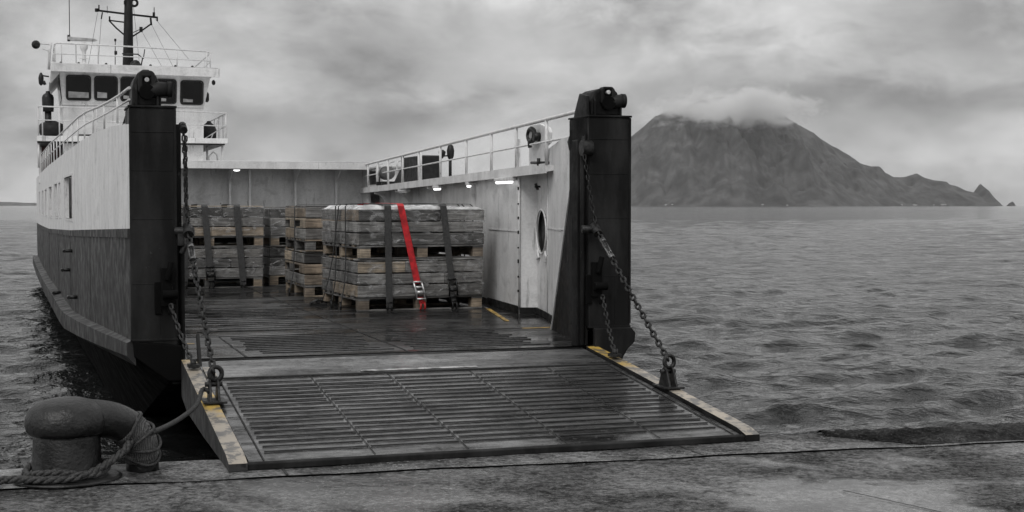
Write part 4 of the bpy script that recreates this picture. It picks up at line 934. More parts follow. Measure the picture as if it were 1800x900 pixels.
m = MB(); m.cyl(aL + Vector((-.12, .05, 0)), aL + Vector((.06, 0, 0)), .045, 12); m.cyl(aL + Vector((0, -.06, -.03)), aL + Vector((0, .06, .05)), .05, 12); m.box((1.30, 14.36, 1.6), (1.36, 14.5, 1.72)); m.cyl((1.34, 14.4, 1.52), (1.38, 14.4, 1.62), .03, 8); m.cyl((1.37, 14.4, 2.74), (1.37, 14.55, 2.80), .04, 10); S(m, 'chain_bracket', M['chain'], cL, .004)
aR = Vector((5.73, 14.32, 1.74)); ch = cat(aR, tR, .02)
m = MB(); m.chain(ch, .105, .068, .0115); m.chain(cat((5.62, 14.40, 2.52), aR, 0.02), .075, .045, .008); cR = S(m, 'lifting_chain', M['chain'])
turnbuckle(on(ch[0], ch[-1], .10), on(ch[0], ch[-1], .24), cR)
m = MB(); m.cyl(aR + Vector((-.14, .08, .0)), aR + Vector((.03, .05, 0)), .045, 12); m.cyl(aR + Vector((0, -.05, -.05)), aR + Vector((0, .08, .04)), .05, 12); m.cyl((5.6, 14.45, 2.62), (5.72, 14.45, 2.62), .085, 18); m.tube([(5.62, 14.44, 2.55), (5.62, 14.44, 2.75)], .02, 8); S(m, 'chain_bracket', M['chain'], cR, .004)
# short locking chains and latch blocks on the posts
for (u, u2, v2, nm) in ((1.20, 1.40, 13.95, 0), (5.78, 5.71, 13.75, 1)):
    m = MB(); zz = 1.02; m.box((u - .06, 14.40, zz - .02), (u + .05, 14.47, zz + .36)); m.box((u - .12, 14.45, zz - .10), (u - .05, 14.48, zz + .22)); m.cyl((u - .05, 14.38, zz + .10), (u + .10, 14.38, zz + .10), .045, 12); m.cyl((u + .04, 14.37, zz - .1), (u + .04, 14.37, zz + .0), .04, 10); m.cyl((u + .0, 14.39, zz + .24), (u + .04, 14.39, zz + .42), .03, 10)
    lb = S(m, 'latch_block', M['keelblack_shade'], None, .008)
    m = MB(); m.chain(cat((u + .03, 14.34, zz - .02), (u2, v2, rz(v2) + .07), .03), .085, .055, .011); S(m, 'locking_chain', M['chain'], lb)
    m = MB(); m.prism([(u2 - .05, v2 - .08, rz(v2) + .05), (u2 + .05, v2 - .08, rz(v2) + .05), (u2 + .05, v2 + .08, rz(v2) + .05), (u2 - .05, v2 + .08, rz(v2) + .05)], (0, 0, .03)); m.cyl((u2, v2, rz(v2) + .05), (u2, v2, rz(v2) + .13), .03, 10); S(m, 'chain_anchor', M['chain'], RP)

# ------------------------------------------------------------------ pallet crates
GREYS = [(.05, .049, .047), (.19, .187, .18), (.13, .127, .122), (.10, .098, .095), (.16, .156, .15), (.075, .074, .072), (.12, .115, .108), (.15, .147, .142)]
BROWN = [(.20, .16, .12), (.24, .195, .145), (.17, .14, .11), (.27, .225, .17)]
def pick(p):
    c = random.choice(BROWN) if random.random() < p else random.choice(GREYS); k = random.uniform(.75, 1.2); return tuple(x * k for x in c)
def crate(name, loc, rzz, Wd, Dp, label, group, bp=.15, film=False, sheet=False, hs=(.19, .17, .18), slots=False, mid=False):
    root = empty(name, loc, rzz); tag(root, label, 'pallet', group)
    m = MB(); h = .20; w, d = Wd / 2, Dp / 2
    def B(mb, a_, b_, p): mb.tint = pick(p); mb.box(a_, b_)
    for i in range(3): y = -d + i * (Dp - .12) / 2; B(m, (-w, y, 0), (w, y + .12, .022), .3)
    S0 = m.build('bottom_board', M['wood'], root, bevel=.003)
    bw_, bd_ = .17, .17
    for i in range(3):
        for k in range(3):
            m = MB(); x = -w + i * (Wd - bw_) / 2; y = -d + k * (Dp - bd_) / 2; B(m, (x + .004, y + .004, .0225), (x + bw_ - .004, y + bd_ - .004, h - .045), .75); m.build('block', M['wood'], root, bevel=.004)
    m = MB()
    for i in range(3): x = -w + i * (Wd - bw_) / 2; B(m, (x, -d, h - .0445), (x + bw_, d, h - .0235), .3)
    B(m, (w - .03, -d + .2, .024), (w - .005, d - .005, h - .026), .1); B(m, (-w + .2, d - .03, .024), (w - .035, d - .005, h - .026), .1)  # closing boards added at back and right to keep fork openings dark
    ny = 8
    for i in range(ny): y = -d + i * (Dp - .17) / (ny - 1); B(m, (-w, y, h - .023), (w, y + .17, h), .3)
    m.build('deck_and_closing_board', M['wood'], root, bevel=.003)
    z = h + .006; th = .03
    for li, hh in enumerate(hs):
        m = MB(); o1 = random.uniform(-.012, .012); ww, dd = w + .008 + o1 * .5, d + .008 + o1 * .3; zb = z + hh - .016
        for s_ in (-1, 1):   # long boards front/back split in two-three lengths
            cuts = [-ww, random.uniform(-.35, .35) * Wd, ww]
            for a_, b_ in zip(cuts[:-1], cuts[1:]):
                y = s_ * dd; B(m, (a_ + .001, min(y, y - s_ * th), z), (b_ - .003, max(y, y - s_ * th), zb - random.uniform(0, .006)), bp)
            cuts = [-dd + th, random.uniform(-.3, .3) * Dp, dd - th]
            gaps = (slots and li == 1)
            for q, (a_, b_) in enumerate(zip(cuts[:-1], cuts[1:])):
                x = s_ * ww
                if gaps:
                    B(m, (min(x, x - s_ * th), a_, z), (max(x, x - s_ * th), a_ + (b_ - a_) * .45, zb - .04), bp); B(m, (min(x, x - s_ * th), a_ - .002, zb - .0405), (max(x, x - s_ * th), b_ + .002, zb), bp)
                else: B(m, (min(x, x - s_ * th), a_ + .001, z), (max(x, x - s_ * th), b_ - .003, zb - random.uniform(0, .006)), bp)
        # corner posts inside and hinge plates
        for sx in (-1, 1):
            for sy in (-1, 1): B(m, (min(sx * (ww - th), sx * (ww - th - .06)), min(sy * (dd - th), sy * (dd - th - .06)), z), (max(sx * (ww - th), sx * (ww - th - .06)), max(sy * (dd - th), sy * (dd - th - .06)), zb), .3)
        co = m.build('collar', M['wood'], root, bevel=.009)
        z += hh
    if film:
        m = MB(); n = 40; ring = []
        per = []
        for i in range(n): per.append((-w - .02 + (2 * w + .04) * i / n, -d - .02))
        for i in range(n): per.append((w + .02, -d - .02 + (2 * d + .04) * i / n))
        for i in range(n): per.append((w + .02 - (2 * w + .04) * i / n, d + .02))
        for i in range(n): per.append((-w - .02, d + .02 - (2 * d + .04) * i / n))
        K2 = 12; rs = np.random.RandomState(int(loc[0] * 100) % 999)
        for k in range(K2 + 1):
            zz = h + .01 + (z - h) * k / K2
            for (x, y) in per:
                q = 1 + .008 * rs.rand(); m.v.append((x * q, y * q, zz + (.006 * rs.rand() if 0 < k < K2 else 0)))
        n4 = len(per)
        for k in range(K2):
            for i in range(n4): m.face((k * n4 + i, k * n4 + (i + 1) % n4, (k + 1) * n4 + (i + 1) % n4, (k + 1) * n4 + i), True)
        m.build('wrap_film', M['film'], root)
    if sheet:
        m = MB(); n = 26; rs = np.random.RandomState(5)
        for j in range(n + 1):
            for i in range(n + 1):
                x = -w - .012 + (2 * w + .024) * i / n; y = -d - .012 + (2 * d + .024) * j / n; e = min(i, j, n - i, n - j)
                m.v.append((x, y, z + (.012 + .026 * rs.rand() + .02 * math.sin(i * .5) if e > 0 else -.015)))
        for j in range(n):
            for i in range(n): a_ = j * (n + 1) + i; m.face((a_, a_ + 1, a_ + n + 2, a_ + n + 1), True)
        m.build('cover_sheet', M['sheet'], root)
    else:
        m = MB(); ny = 6
        for i in range(ny): y = -d + i * (2 * d - .30) / (ny - 1); B(m, (-w + .002, y, z), (w - .002, y + .29, z + .018), .3)
        m.build('lid_board', M['wood'], root, bevel=.003); z += .018
    return root, z
PY = R(20.8)
def placed(u, v, du, dv, rot):  # centre of a box whose front-left corner is (u,v)
    p = Vector(W(u, v)); c, s_ = math.cos(rot), math.sin(rot); return (p.x + du * c - dv * s_, p.y + du * s_ + dv * c)
STK = []
def stack(tagname, u, v, rot, Wd, Dp, low, high, group, **kw):
    x, y = placed(u, v, Wd / 2, Dp / 2, rot)
    r1, z1 = crate('crate_pallet', (x, y, DK + .002), rot, Wd, Dp, low, group, **{k_: kw[k_] for k_ in kw if k_ in ('bp', 'slots', 'hs', 'film')})
    r2, z2 = crate('crate_pallet', (x + .012, y - .0, DK + .004 + z1), rot + R(.5), Wd, Dp, high, group, **kw)
    STK.append((x, y, rot, Wd, Dp, DK + .004 + z1 + z2)); return z1 + z2
GP = 'crated pallets lashed on the car deck'
stack('f', 4.43, 20.45, R(21.2), 1.93, 2.2, 'lower crated pallet of the front stack under the red strap, standing on the wet deck', 'upper crated pallet of the front stack, wrapped in film with a white sheet on top', GP, film=True, sheet=True, bp=.15)
stack('m', 4.27, 23.95, R(18.0), 1.93, 2.1, 'lower brown crated pallet of the middle stack, just behind the film-wrapped stack', 'upper brown crated pallet of the middle stack with open slots in its left side', GP, bp=.75, slots=True, hs=(.19, .18, .18))
stack('l', 2.02, 27.1, R(18.2), 2.0, 1.9, 'lower crated pallet of the left stack, seen beside the port bow post', 'upper crated pallet of the left stack with an orange brown block above the lower crate', GP, bp=.12, film=True, hs=(.185, .18, .185))
stack('b', 4.22, 27.5, R(18.4), 2.0, 1.9, 'lower crated pallet in the dark gap between the left and middle stacks', 'upper grey crated pallet in the gap between the left and middle stacks', GP, bp=.08, film=True)

# ------------------------------------------------------------------ straps
def ribbon(m, path, width, wdir, th=.006):
    P = [Vector(p) for p in path]; wd = Vector(wdir).normalized() * width / 2; n = len(P)
    for i, p in enumerate(P):
        d_ = (P[min(i + 1, n - 1)] - P[max(i - 1, 0)]).normalized(); nn = wd.normalized().cross(d_).normalized() * th
        m.v += [tuple(p - wd), tuple(p + wd), tuple(p + wd + nn), tuple(p - wd + nn)]
    for i in range(n - 1):
        for k in range(4): a_ = i * 4 + k; b_ = i * 4 + (k + 1) % 4; m.face((a_, b_, b_ + 4, a_ + 4))
    m.face((3, 2, 1, 0)); o = (n - 1) * 4; m.face((o, o + 1, o + 2, o + 3))
def strap(si, xb, xt, label, web, hookm, ratchet=None, width=.095, group=None, face='front', bz=.05, frac=None):
    x, y, rot, Wd, Dp, zt_ = STK[si]; H_ = zt_ - DK + (.055 if si == 0 else .006); w, d = Wd / 2 + .05, Dp / 2 + .05
    root = empty('ratchet_strap', (x, y, DK), rot); tag(root, label, 'strap', group)
    m = MB()
    if face == 'front':
        path = [(xb, -d - .015, .05), (xb * .9 + xt * .1, -d - .012, H_ * .15), (xb * .5 + xt * .5, -d, H_ * .5), (xt, -d, H_ - .02), (xt, -d + .05, H_ + .012), (xt, 0, H_ + .022), (xt, d - .05, H_ + .012), (xt, d, H_ - .03), (xt, d + .01, .05)]
        wd = (1, 0, 0)
    else:
        path = [(-w - .10, xb, .03), (-w - .03, xb * .8 + xt * .2, H_ * .25), (-w - .006, xb * .5 + xt * .5, H_ * .5), (-w, xt, H_ - .02), (-w + .05, xt, H_ + .012), (0, xt, H_ + .022), (w - .05, xt, H_ + .012), (w, xt, H_ - .03), (w + .01, xt, .05)]
        wd = (0, 1, 0)
    cut = None
    if ratchet:   # webbing ends at the ratchet; a short tail goes down to the hook
        zr_ = ratchet; a_ = Vector(path[0]); b_ = Vector(path[3])
        def at(z): q = (z - a_.z) / (b_.z - a_.z); return a_.lerp(b_, q)
        upper = [tuple(at(zr_ + .10)), tuple(at(zr_ + .4))] + path[3:]
        if zr_ + .4 > path[3][2]: upper = [tuple(at(zr_ + .1))] + path[3:]
        ribbon(m, upper, width, wd); m.build('webbing', web, root)
        c_ = at(zr_); m = MB(); dn = (b_ - a_).normalized(); sx = Vector(wd)
        for s_ in (-1, 1):
            p0 = c_ + sx * s_ * width * .62 + Vector((0, -.02, 0)) - dn * .13; p1 = c_ + sx * s_ * width * .62 + Vector((0, -.02, 0)) + dn * .13
            m.tube([p0 + Vector((0, .012, 0)), (p0 + p1) / 2 + Vector((0, -.025, 0)), p1], .013, 8)
        for q in (-.13, -.045, .05, .13): m.tube([c_ - sx * width * .66 + Vector((0, -.025, 0)) + dn * q, c_ + sx * width * .66 + Vector((0, -.025, 0)) + dn * q], .014, 8)
        m.tube([c_ - sx * width * .5 + Vector((0, -.03, 0)) - dn * .03, c_ + sx * width * .5 + Vector((0, -.03, 0)) - dn * .03], .028, 10)
        bo = m.build('ratchet_buckle', M['steel'] if web is M['red'] else M['dark'], root)
        m = MB(); ribbon(m, [tuple(at(.10)), tuple(at(zr_ - .10))], width * .75, wd); m.build('strap_tail', web, root)
    else:
        ribbon(m, path, width, wd); m.build('webbing', web, root)
    m = MB(); p = Vector(path[0]); sx = Vector(wd)
    for s_ in (-1, 1):
        q = p + sx * s_ * width * .32; m.tube([q + Vector((0, 0, .07)), q + Vector((0, -.02, .03)), q + Vector((0, -.03, -.02)), q + Vector((0, -.005, -.035)), q + Vector((0, .02, -.02))], .013, 8)
    m.tube([p - sx * width * .4 + Vector((0, 0, .08)), p + sx * width * .4 + Vector((0, 0, .08))], .014, 8)
    for v_ in m.v: pass
    m.build('hook', hookm, root)
    return root
G1 = 'ratchet straps over the front stack'; G2 = 'straps over the left stack'
strap(0, -.51, -.53, 'dark grey strap hanging straight down the front stack, left of the red strap', M['strap'], M['dark'], group=G1, width=.10)
strap(0, .0, -.33, 'red ratchet strap slanting down the front stack to a steel buckle', M['red'], M['redhook'], ratchet=.30, group=G1, width=.10)
strap(0, .50, .33, 'dark grey ratchet strap slanting down the front stack, right of the red strap', M['strap'], M['dark'], ratchet=.33, group=G1, width=.10)
strap(2, .04, -.08, 'dark strap on the left stack nearest its middle, with a hanging ratchet', M['strap'], M['dark'], ratchet=.28, group=G2, width=.12)
strap(2, .63, .52, 'dark strap near the right edge of the left stack', M['strap'], M['dark'], group=G2, width=.12)
strap(2, -.45, -.42, 'pale grey strap of the left stack half hidden by the lifting chain', M['strap'], M['dark'], group=G2, width=.10)
GC = 'lashings down the left side of the front stack'
strap(0, .55, -.15, 'thin black lashing slanting most steeply down the left side of the front stack', M['cord'], M['dark'], face='side', width=.04, group=GC)
strap(0, -.05, .05, 'narrow black lashing in the middle of the left side of the front stack', M['cord'], M['dark'], face='side', width=.05, group=GC)
strap(0, -.62, -.55, 'narrow black lashing nearest the front corner of the front stack', M['cord'], M['dark'], face='side', width=.05, group=GC)
strap(1, -.3, -.3, 'grey strap down the slotted left side of the middle stack', M['strap'], M['dark'], face='side', width=.08)
# loose ratchet gear on the deck beside the front stack
p = Vector(W(4.12, 22.0)); root = empty('loose_ratchet', (p.x, p.y, DK), R(20)); tag(root, 'loose black ratchet and webbing lying on deck beside the front stack', 'ratchet')
m = MB(); m.box((-.12, -.05, .0), (.14, .05, .03)); m.tube([(-.12, -.04, .03), (0, -.04, .09), (.14, -.04, .04)], .012, 7); m.tube([(-.12, .04, .03), (0, .04, .09), (.14, .04, .04)], .012, 7); m.cyl((0, -.06, .06), (0, .06, .06), .03, 10); m.build('ratchet_body', M['dark'], root)
m = MB(); ribbon(m, [(-.1, 0, .02), (-.3, -.1, .012), (-.45, .02, .012), (-.62, -.12, .012)], .05, (.2, 1, 0)); m.build('webbing_tail', M['cord'], root)
# small deck debris beside left stack
# ------------------------------------------------------------------ bollard
def bez(pts, n=40):
    P = [Vector(p) for p in pts]; P = [P[0] * 2 - P[1]] + P + [P[-1] * 2 - P[-2]]; out_ = []; segs = len(P) - 3
    for i in range(segs):
        for k in range(n // segs): t_ = k / (n // segs); a_, b_, c_, d_ = P[i:i + 4]; out_.append(.5 * ((2 * b_) + (-a_ + c_) * t_ + (2 * a_ - 5 * b_ + 4 * c_ - d_) * t_ ** 2 + (-a_ + 3 * b_ - 3 * c_ + d_) * t_ ** 3))
    out_.append(P[-2]); return out_
BX, BY = -3.26, 10.36
BR = empty('mooring_bollard', (BX, BY, 0)); tag(BR, 'black cast iron arched bollard on the quay edge with a rope round its foot', 'bollard')
m = MB(); m.lathe([(.29, -.005), (.30, .02), (.262, .035), (.248, .06), (.243, .12), (.238, .30), (.228, .345), (.20, .36)], (0, 0, 0), 48); m.build('column', M['cast'], BR)
m = MB(); m.lathe([(.20, .325), (.260, .335), (.284, .36), (.294, .41), (.288, .46), (.262, .52), (.21, .562), (.12, .588), (.001, .596)], (0, 0, 0), 48); m.build('cap', M['cast'], BR)
m = MB()
pth = bez([(-.05, .0, .45), (.06, .01, .445), (.18, .06, .435), (.30, .13, .405), (.40, .22, .33), (.455, .30, .22), (.46, .34, .10), (.46, .35, .0)], 42)
n = len(pth); rr = []
for i in range(n):
    q = i / (n - 1); rr.append(lerp(q, [0, .1, .2, .35, .55, .75, 1], [.12, .135, .138, .138, .132, .120, .122]))
m.tube(pth, rr, 28); hd = m.build('arched_arm', M['cast'], BR)
m = MB(); m.lathe([(.38, -.004), (.39, .012), (.36, .022)], (0, 0, 0), 40); m.build('base_flange', M['cast'], BR)
# wrapping on the arm
m = MB(); sub = [Vector(p) for i, p in enumerate(pth) if .52 <= i / (n - 1) <= .90]; rw = []
rs = np.random.RandomState(11)
for i in range(len(sub)): rw.append(.135 - .012 * i / len(sub) + rs.uniform(-.006, .006))
m.tube([p + Vector((.0, -.01, 0)) for p in sub], rw, 22); m.build('chafe_wrapping', M['canvas'], BR)
m = MB()
for k in range(4):
    i = int(1 + k * (len(sub) - 3) / 3.0); c_ = sub[i]; d_ = (sub[i + 1] - sub[i - 1]).normalized(); a_ = d_.cross(Vector((0, 1, .2 * (-1) ** k))).normalized(); b_ = a_.cross(d_)
    m.tube([c_ + a_ * math.cos(x) * (rw[i] + .012) + b_ * math.sin(x) * (rw[i] + .012) + d_ * .03 * math.sin(x * 2 + k) for x in np.linspace(0, 2 * math.pi, 26)], .012, 6, cap=False)
m.build('lashing_turns', M['rope'], BR)
# ropes
def rope(m, path, r, turns=14, strands=3):
    P = path; n = len(P); up = Vector((0, 0, 1)); fr_ = []
    for i in range(n):
        d_ = (P[min(i + 1, n - 1)] - P[max(i - 1, 0)]).normalized(); a_ = d_.cross(up)
        a_ = a_.normalized() if a_.length > 1e-5 else Vector((1, 0, 0)); b_ = a_.cross(d_); fr_.append((a_, b_)); up = b_
    ln = sum((P[i + 1] - P[i]).length for i in range(n - 1))
    for s_ in range(strands):
        q = []; acc = 0
        for i in range(n):
            if i: acc += (P[i] - P[i - 1]).length
            an = 2 * math.pi * (acc / (r * 7) + s_ / strands); a_, b_ = fr_[i]; q.append(P[i] + a_ * math.cos(an) * r * .52 + b_ * math.sin(an) * r * .52)
        m.tube(q, r * .60, 7)
def fine(path, n): return bez(path, n)
LR = lambda x, y, z: Vector((BX + x, BY + y, z))
RO = empty('mooring_rope', (BX, BY, 0)); tag(RO, 'thick three-strand rope looped round the foot of the black bollard', 'rope')
m = MB(); pts = [LR(.44, .14, .28), LR(.41, .06, .20), LR(.34, .0, .14), LR(.24, -.14, .08), LR(.14, -.26, .055), LR(-.05, -.33, .05), LR(-.26, -.30, .05), LR(-.42, -.34, .045), LR(-.55, -.44, .04), LR(-.72, -.52, .035), LR(-.95, -.56, .035), LR(-1.3, -.6, .035)]
rope(m, fine(pts, 460), .028); o_ = m.build('rope_end', M['rope'], RO, (BX, BY, 0))
m = MB(); pts = [LR(.34, .06, .06), LR(.28, -.12, .05), LR(.10, -.30, .03), LR(-.12, -.36, .03), LR(-.34, -.22, .04), LR(-.40, .0, .05), LR(-.30, .22, .05), LR(-.05, .33, .05), LR(.2, .25, .05), LR(.34, .06, .06)]
pts = [LR(.29 * math.cos(a_) + .0, .29 * math.sin(a_), .075 + .02 * math.sin(a_ * 3)) for a_ in np.linspace(0, 2 * math.pi, 14)]
rope(m, fine(pts, 280), .026); m.build('rope_turn', M['rope'], RO, (BX, BY, 0))
m = MB(); rs = np.random.RandomState(4)
for k in range(26):
    a_ = rs.uniform(0, 2 * math.pi); s0 = LR(-.48 + rs.uniform(-.1, .15), -.40 + rs.uniform(-.06, .04), .04); m.tube([s0, s0 + Vector((-.08, -.05 * rs.rand(), .02 * rs.rand())), s0 + Vector((-.16 - .1 * rs.rand(), -.10 * rs.rand() + .03, -.03))], .006, 5)
m.build('frayed_strands', M['rope'], RO, (BX, BY, 0))
# thin line from the wrapping to the ramp lug
RL = empty('mooring_line', (BX, BY, 0)); tag(RL, 'thin taut line from the wrapped bollard arm up to the port ramp lug', 'rope')
e_ = Vector(W(1.40, 12.60, rz(12.6) + .12)); s0 = LR(.56, .22, .30); pm = s0.lerp(e_, .5); pm.z -= .05
m = MB(); rope(m, fine([s0, s0.lerp(e_, .25) + Vector((0, 0, -.035)), pm, s0.lerp(e_, .75) + Vector((0, 0, -.035)), e_ + Vector((-.06, 0, .02)), e_], 180), .019); m.build('line', M['cord'], RL, (BX, BY, 0))

# ------------------------------------------------------------------ island
def m_island():
    m, t, b = newmat('island_slope')
    v = coords(t, (1, 1, 1)); n = noise(t, v, .012, 8, .6, .4); s_ = noise(t, coords(t, (1.2, 1, .8)), .02, 8, .6)
    c = mix(t, ramp(t, n, [(.35, 0.), (.65, 1.)]), g(.028), g(.07)); c = mix(t, 1., c, ramp(t, s_, [(.40, .65), (.60, 1.4)]), 'MULTIPLY')
    t.links.new(c, b.inputs['Base Color']); b.inputs['Roughness'].default_value = .9
    bump(t, b, s_, .5, 4.); return m
M['island'] = m_island()
SIL = [(940, 361), (985, 350), (1030, 322), (1060, 290), (1107, 241), (1130, 222), (1150, 205), (1175, 200), (1200, 190), (1230, 178), (1260, 172), (1300, 170), (1330, 168), (1350, 174), (1364, 192), (1380, 205), (1400, 218), (1420, 230), (1440, 243), (1460, 255), (1470, 259), (1490, 272), (1510, 286), (1530, 293), (1543, 292), (1555, 303), (1570, 311), (1590, 310), (1610, 304), (1625, 312), (1650, 320), (1680, 326), (1700, 335), (1712, 338), (1722, 322), (1730, 330), (1738, 350), (1750, 363), (1756, 366)]
DI = 5000.
def fbm(x, y, seed, octs=6):
    rs = np.random.RandomState(seed); out_ = np.zeros_like(x); amp = 1.
    for o_ in range(octs):
        G = rs.rand(256, 256); f_ = 2 ** o_; xx = (x * f_) % 255; yy = (y * f_) % 255; xi = xx.astype(int); yi = yy.astype(int); fx = xx - xi; fy = yy - yi; fx = fx * fx * (3 - 2 * fx); fy = fy * fy * (3 - 2 * fy)
        v_ = (G[xi, yi] * (1 - fx) * (1 - fy) + G[(xi + 1) % 256, yi] * fx * (1 - fy) + G[xi, (yi + 1) % 256] * (1 - fx) * fy + G[(xi + 1) % 256, (yi + 1) % 256] * fx * fy)
        out_ += amp * (v_ - .5); amp *= .5
    return out_
def island():
    sx = np.array([(p[0] - 900) / 2500 * DI for p in SIL]); sh = np.array([(361 - p[1]) / 2500 * DI + 2 for p in SIL])
    nx, ny = 520, 120; x = np.linspace(-60, sx[-1] + 20, nx); q = np.linspace(-1, 1, ny)
    P = np.interp(x, sx, sh, left=-20)
    K_ = np.ones(41) / 41; Pw = np.convolve(P, K_, 'same'); wid = np.clip(Pw * 2.2 + 120, 130, 900)
    X = np.repeat(x[:, None], ny, 1); Q = np.repeat(q[None, :], nx, 0); Y = DI + Q * wid[:, None]
    prof_ = 1 - np.abs(Q) ** 1.15
    gul = fbm(X / 60. + 50, Y / 260. + 20, 1, 6); big = fbm(X / 260. + 20, Y / 260. + 40, 2, 5)
    env = np.clip((1 - np.abs(Q)) * 4, 0, 1) * np.clip(np.abs(Q) * 5, 0, 1)
    Z = P[:, None] * prof_ + env * (np.clip(P[:, None], 0, 400) * (.18 * gul + .17 * big) + 9 * gul) - 6 * np.abs(Q)
    # lower foreland on the right flank
    fl = 70 * np.exp(-((X - 1050) / 260) ** 2) * np.exp(-((Q + .5) / .22) ** 2); Z = np.maximum(Z, fl * (1 + .5 * gul) )
    Z += np.where(np.abs(Q) < .25, 3 * gul, 0)
    V_ = np.stack([X, Y, Z + SEA], -1).reshape(-1, 3); f = []
    for i in range(nx - 1):
        for j in range(ny - 1): a_ = i * ny + j; f.append((a_, a_ + ny, a_ + ny + 1, a_ + 1))
    me = bpy.data.meshes.new('island_hill'); me.from_pydata(V_.tolist(), [], f); me.materials.append(M['island']); me.polygons.foreach_set('use_smooth', [True] * len(f)); me.update()
    o_ = bpy.data.objects.new('island_hill', me); COL.objects.link(o_); tag(o_, kind='structure')
    return X, Y, Z
IX, IY, IZ = island()
def rock(name, px, w_, h_, seed):
    rs = np.random.RandomState(seed); m = MB(); c_ = ((px - 900) / 2500 * DI, DI, SEA); K_ = 18
    for L_ in range(7):
        q = L_ / 6; r_ = w_ * (1 - q) ** .8 + .5
        for k in range(K_): an = 2 * math.pi * k / K_; rr_ = r_ * (1 + .25 * rs.uniform(-1, 1)); m.v.append((c_[0] + rr_ * math.cos(an) + q * w_ * .2, c_[1] + rr_ * math.sin(an), c_[2] - 1 + h_ * q))
    for L_ in range(6):
        for k in range(K_): m.face((L_ * K_ + k, L_ * K_ + (k + 1) % K_, (L_ + 1) * K_ + (k + 1) % K_, (L_ + 1) * K_ + k), True)
    m.face([6 * K_ + k for k in range(K_)]); o_ = m.build(name, M['island']); tag(o_, kind='structure')
rock('sea_rock', 1777, 16, 17, 1)
# faint far shore at left
m = MB(); xs_ = np.linspace(-3600, -2400, 60); rs = np.random.RandomState(6); hh = np.convolve(rs.rand(70), np.ones(11) / 11, 'valid')[:60]
for x, h in zip(xs_, hh): e = lerp(x, [-3600, -3300, -2700, -2400], [34, 30, 14, 0]); m.v += [(x, 8000, SEA - 3), (x, 8300, max(.5, e * (.6 + .8 * h)) + SEA), (x, 9000, SEA - 3)]
for i in range(59): m.face((3 * i, 3 * i + 3, 3 * i + 4, 3 * i + 1), True); m.face((3 * i + 1, 3 * i + 4, 3 * i + 5, 3 * i + 2), True)
tag(m.build('distant_hills', M['island']), kind='structure')
# white cottages along the shore
hp = [(1133, 1.0), (1141, .7), (1264, .9), (1298, .7), (1530, .8), (1556, 1.2), (1560, .8), (1592, .7), (1606, 1.2), (1611, .9)]
M['cottage'] = m_plain('whitewash', .5, .8, 0, .1, 1)
M['slate'] = m_plain('slate_roof', .08, .8, 0, .2, 1)
proto = None
def ground_z(x, y):
    i = np.argmin((IX - x) ** 2 + (IY - y) ** 2); return float(IZ.flat[i])
for k, (px, s_) in enumerate(hp):
    x = (px - 900) / 2500 * DI
    col_i = int(np.argmin(np.abs(IX[:, 0] - x))); js = np.where(IZ[col_i] > 1.5)[0]; j = js[0] if len(js) else 0; y = float(IY[col_i, j]); z = float(IZ[col_i, j])
    if proto is None:
        r_ = empty('cottage', (x, y, z + SEA)); m = MB(); m.box((-5, 0, -2), (5, 6, 3.5)); w_ = m.build('wall', M['cottage'], r_)
        m = MB(); m.prism([(-5.3, -.4, 3.5), (-5.3, 6.4, 3.5), (-5.3, 3, 5.6)], (10.6, 0, 0)); rf_ = m.build('roof', M['slate'], r_); proto = r_; pc = (w_, rf_)
    else:
        r_ = proto.copy(); COL.objects.link(r_); r_.location = (x, y, z + SEA)
        for c_ in pc: d_ = c_.copy(); COL.objects.link(d_); d_.parent = r_
    s_ *= .75; r_.scale = (s_, s_, s_)
    tag(r_, f"tiny white cottage on the far island shore, {['first', 'second', 'third', 'fourth', 'fifth', 'sixth', 'seventh', 'eighth', 'ninth', 'tenth'][k]} of ten counted from the left", 'cottage', 'white cottages on the island shore')

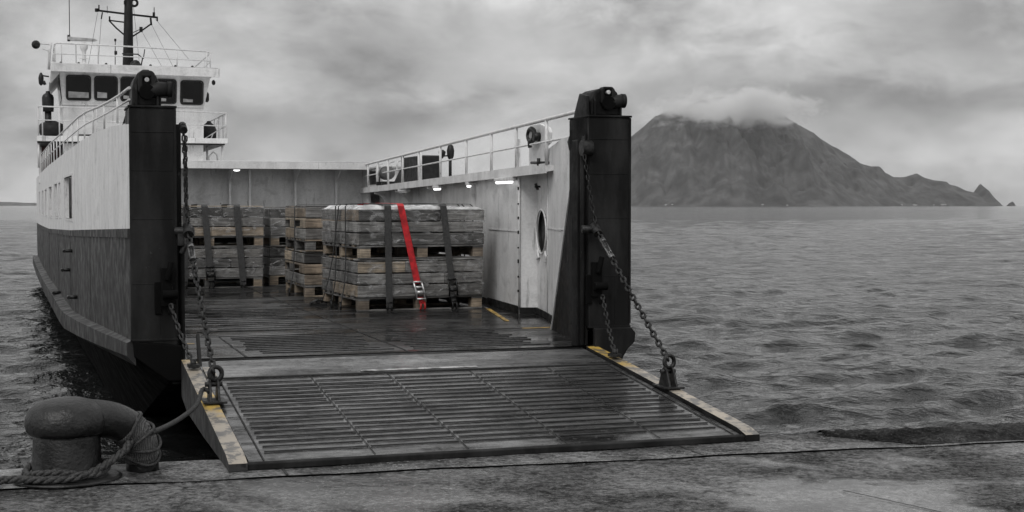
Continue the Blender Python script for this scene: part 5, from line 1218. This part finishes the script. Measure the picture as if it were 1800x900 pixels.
# ------------------------------------------------------------------ haze and cap cloud
def haze():
    m = bpy.data.materials.new('haze_air'); m.use_nodes = True; t = m.node_tree; t.nodes.clear()
    o_ = node(t, 'ShaderNodeOutputMaterial'); v = node(t, 'ShaderNodeVolumePrincipled'); v.inputs['Color'].default_value = (.92, .92, .92, 1); v.inputs['Density'].default_value = 3.2e-5; v.inputs['Anisotropy'].default_value = 0.2
    t.links.new(v.outputs[0], o_.inputs['Volume'])
    b = MB(); b.box((-11000, -300, -8), (11000, 14500, 470)); ob = b.build('haze', m); tag(ob, 'thin pale sea haze over the water and island', 'haze', kind='stuff')
haze()
def cap():
    m = bpy.data.materials.new('cap_cloud_vapour'); m.use_nodes = True; t = m.node_tree; t.nodes.clear()
    o_ = node(t, 'ShaderNodeOutputMaterial'); v = node(t, 'ShaderNodeVolumePrincipled'); v.inputs['Color'].default_value = (.93, .93, .93, 1)
    c = node(t, 'ShaderNodeTexCoord'); mp = node(t, 'ShaderNodeMapping'); t.links.new(c.outputs['Object'], mp.inputs[0]); mp.inputs['Scale'].default_value = (1 / 90., 1 / 90., 1 / 55.)
    n_ = noise(t, mp.outputs[0], 1.0, 6, .58, .3)
    ln = node(t, 'ShaderNodeVectorMath', operation='LENGTH'); m3 = node(t, 'ShaderNodeMapping'); m3.inputs['Scale'].default_value = (1 / 268., 1 / 420., 1 / 72.); t.links.new(c.outputs['Object'], m3.inputs[0]); t.links.new(m3.outputs[0], ln.inputs[0])
    fall = math_(t, 'SUBTRACT', 1.0, ln.outputs['Value'])
    d_ = math_(t, 'ADD', math_(t, 'MULTIPLY', fall, .36), math_(t, 'SUBTRACT', n_, .57)); d_ = math_(t, 'MULTIPLY', d_, .14); d_ = math_(t, 'MAXIMUM', d_, 0.)
    t.links.new(d_, v.inputs['Density']); t.links.new(v.outputs[0], o_.inputs['Volume'])
    m.cycles.volume_step_rate = 1.0
    cx_ = (1266 - 900) / 2500 * DI; b = MB(); b.lathe([(1, -92), (180, -84), (330, -40), (345, 0), (330, 40), (180, 84), (1, 92)], (0, 0, 0), 40)
    b.v = [(p[0], p[1] * 1.25, p[2]) for p in b.v]
    ob = b.build('cap_cloud', m); ob.location = (cx_, DI - 280, 316); tag(ob, 'pale cloud wrapped round the summit of the island', 'cloud', kind='stuff')
cap()
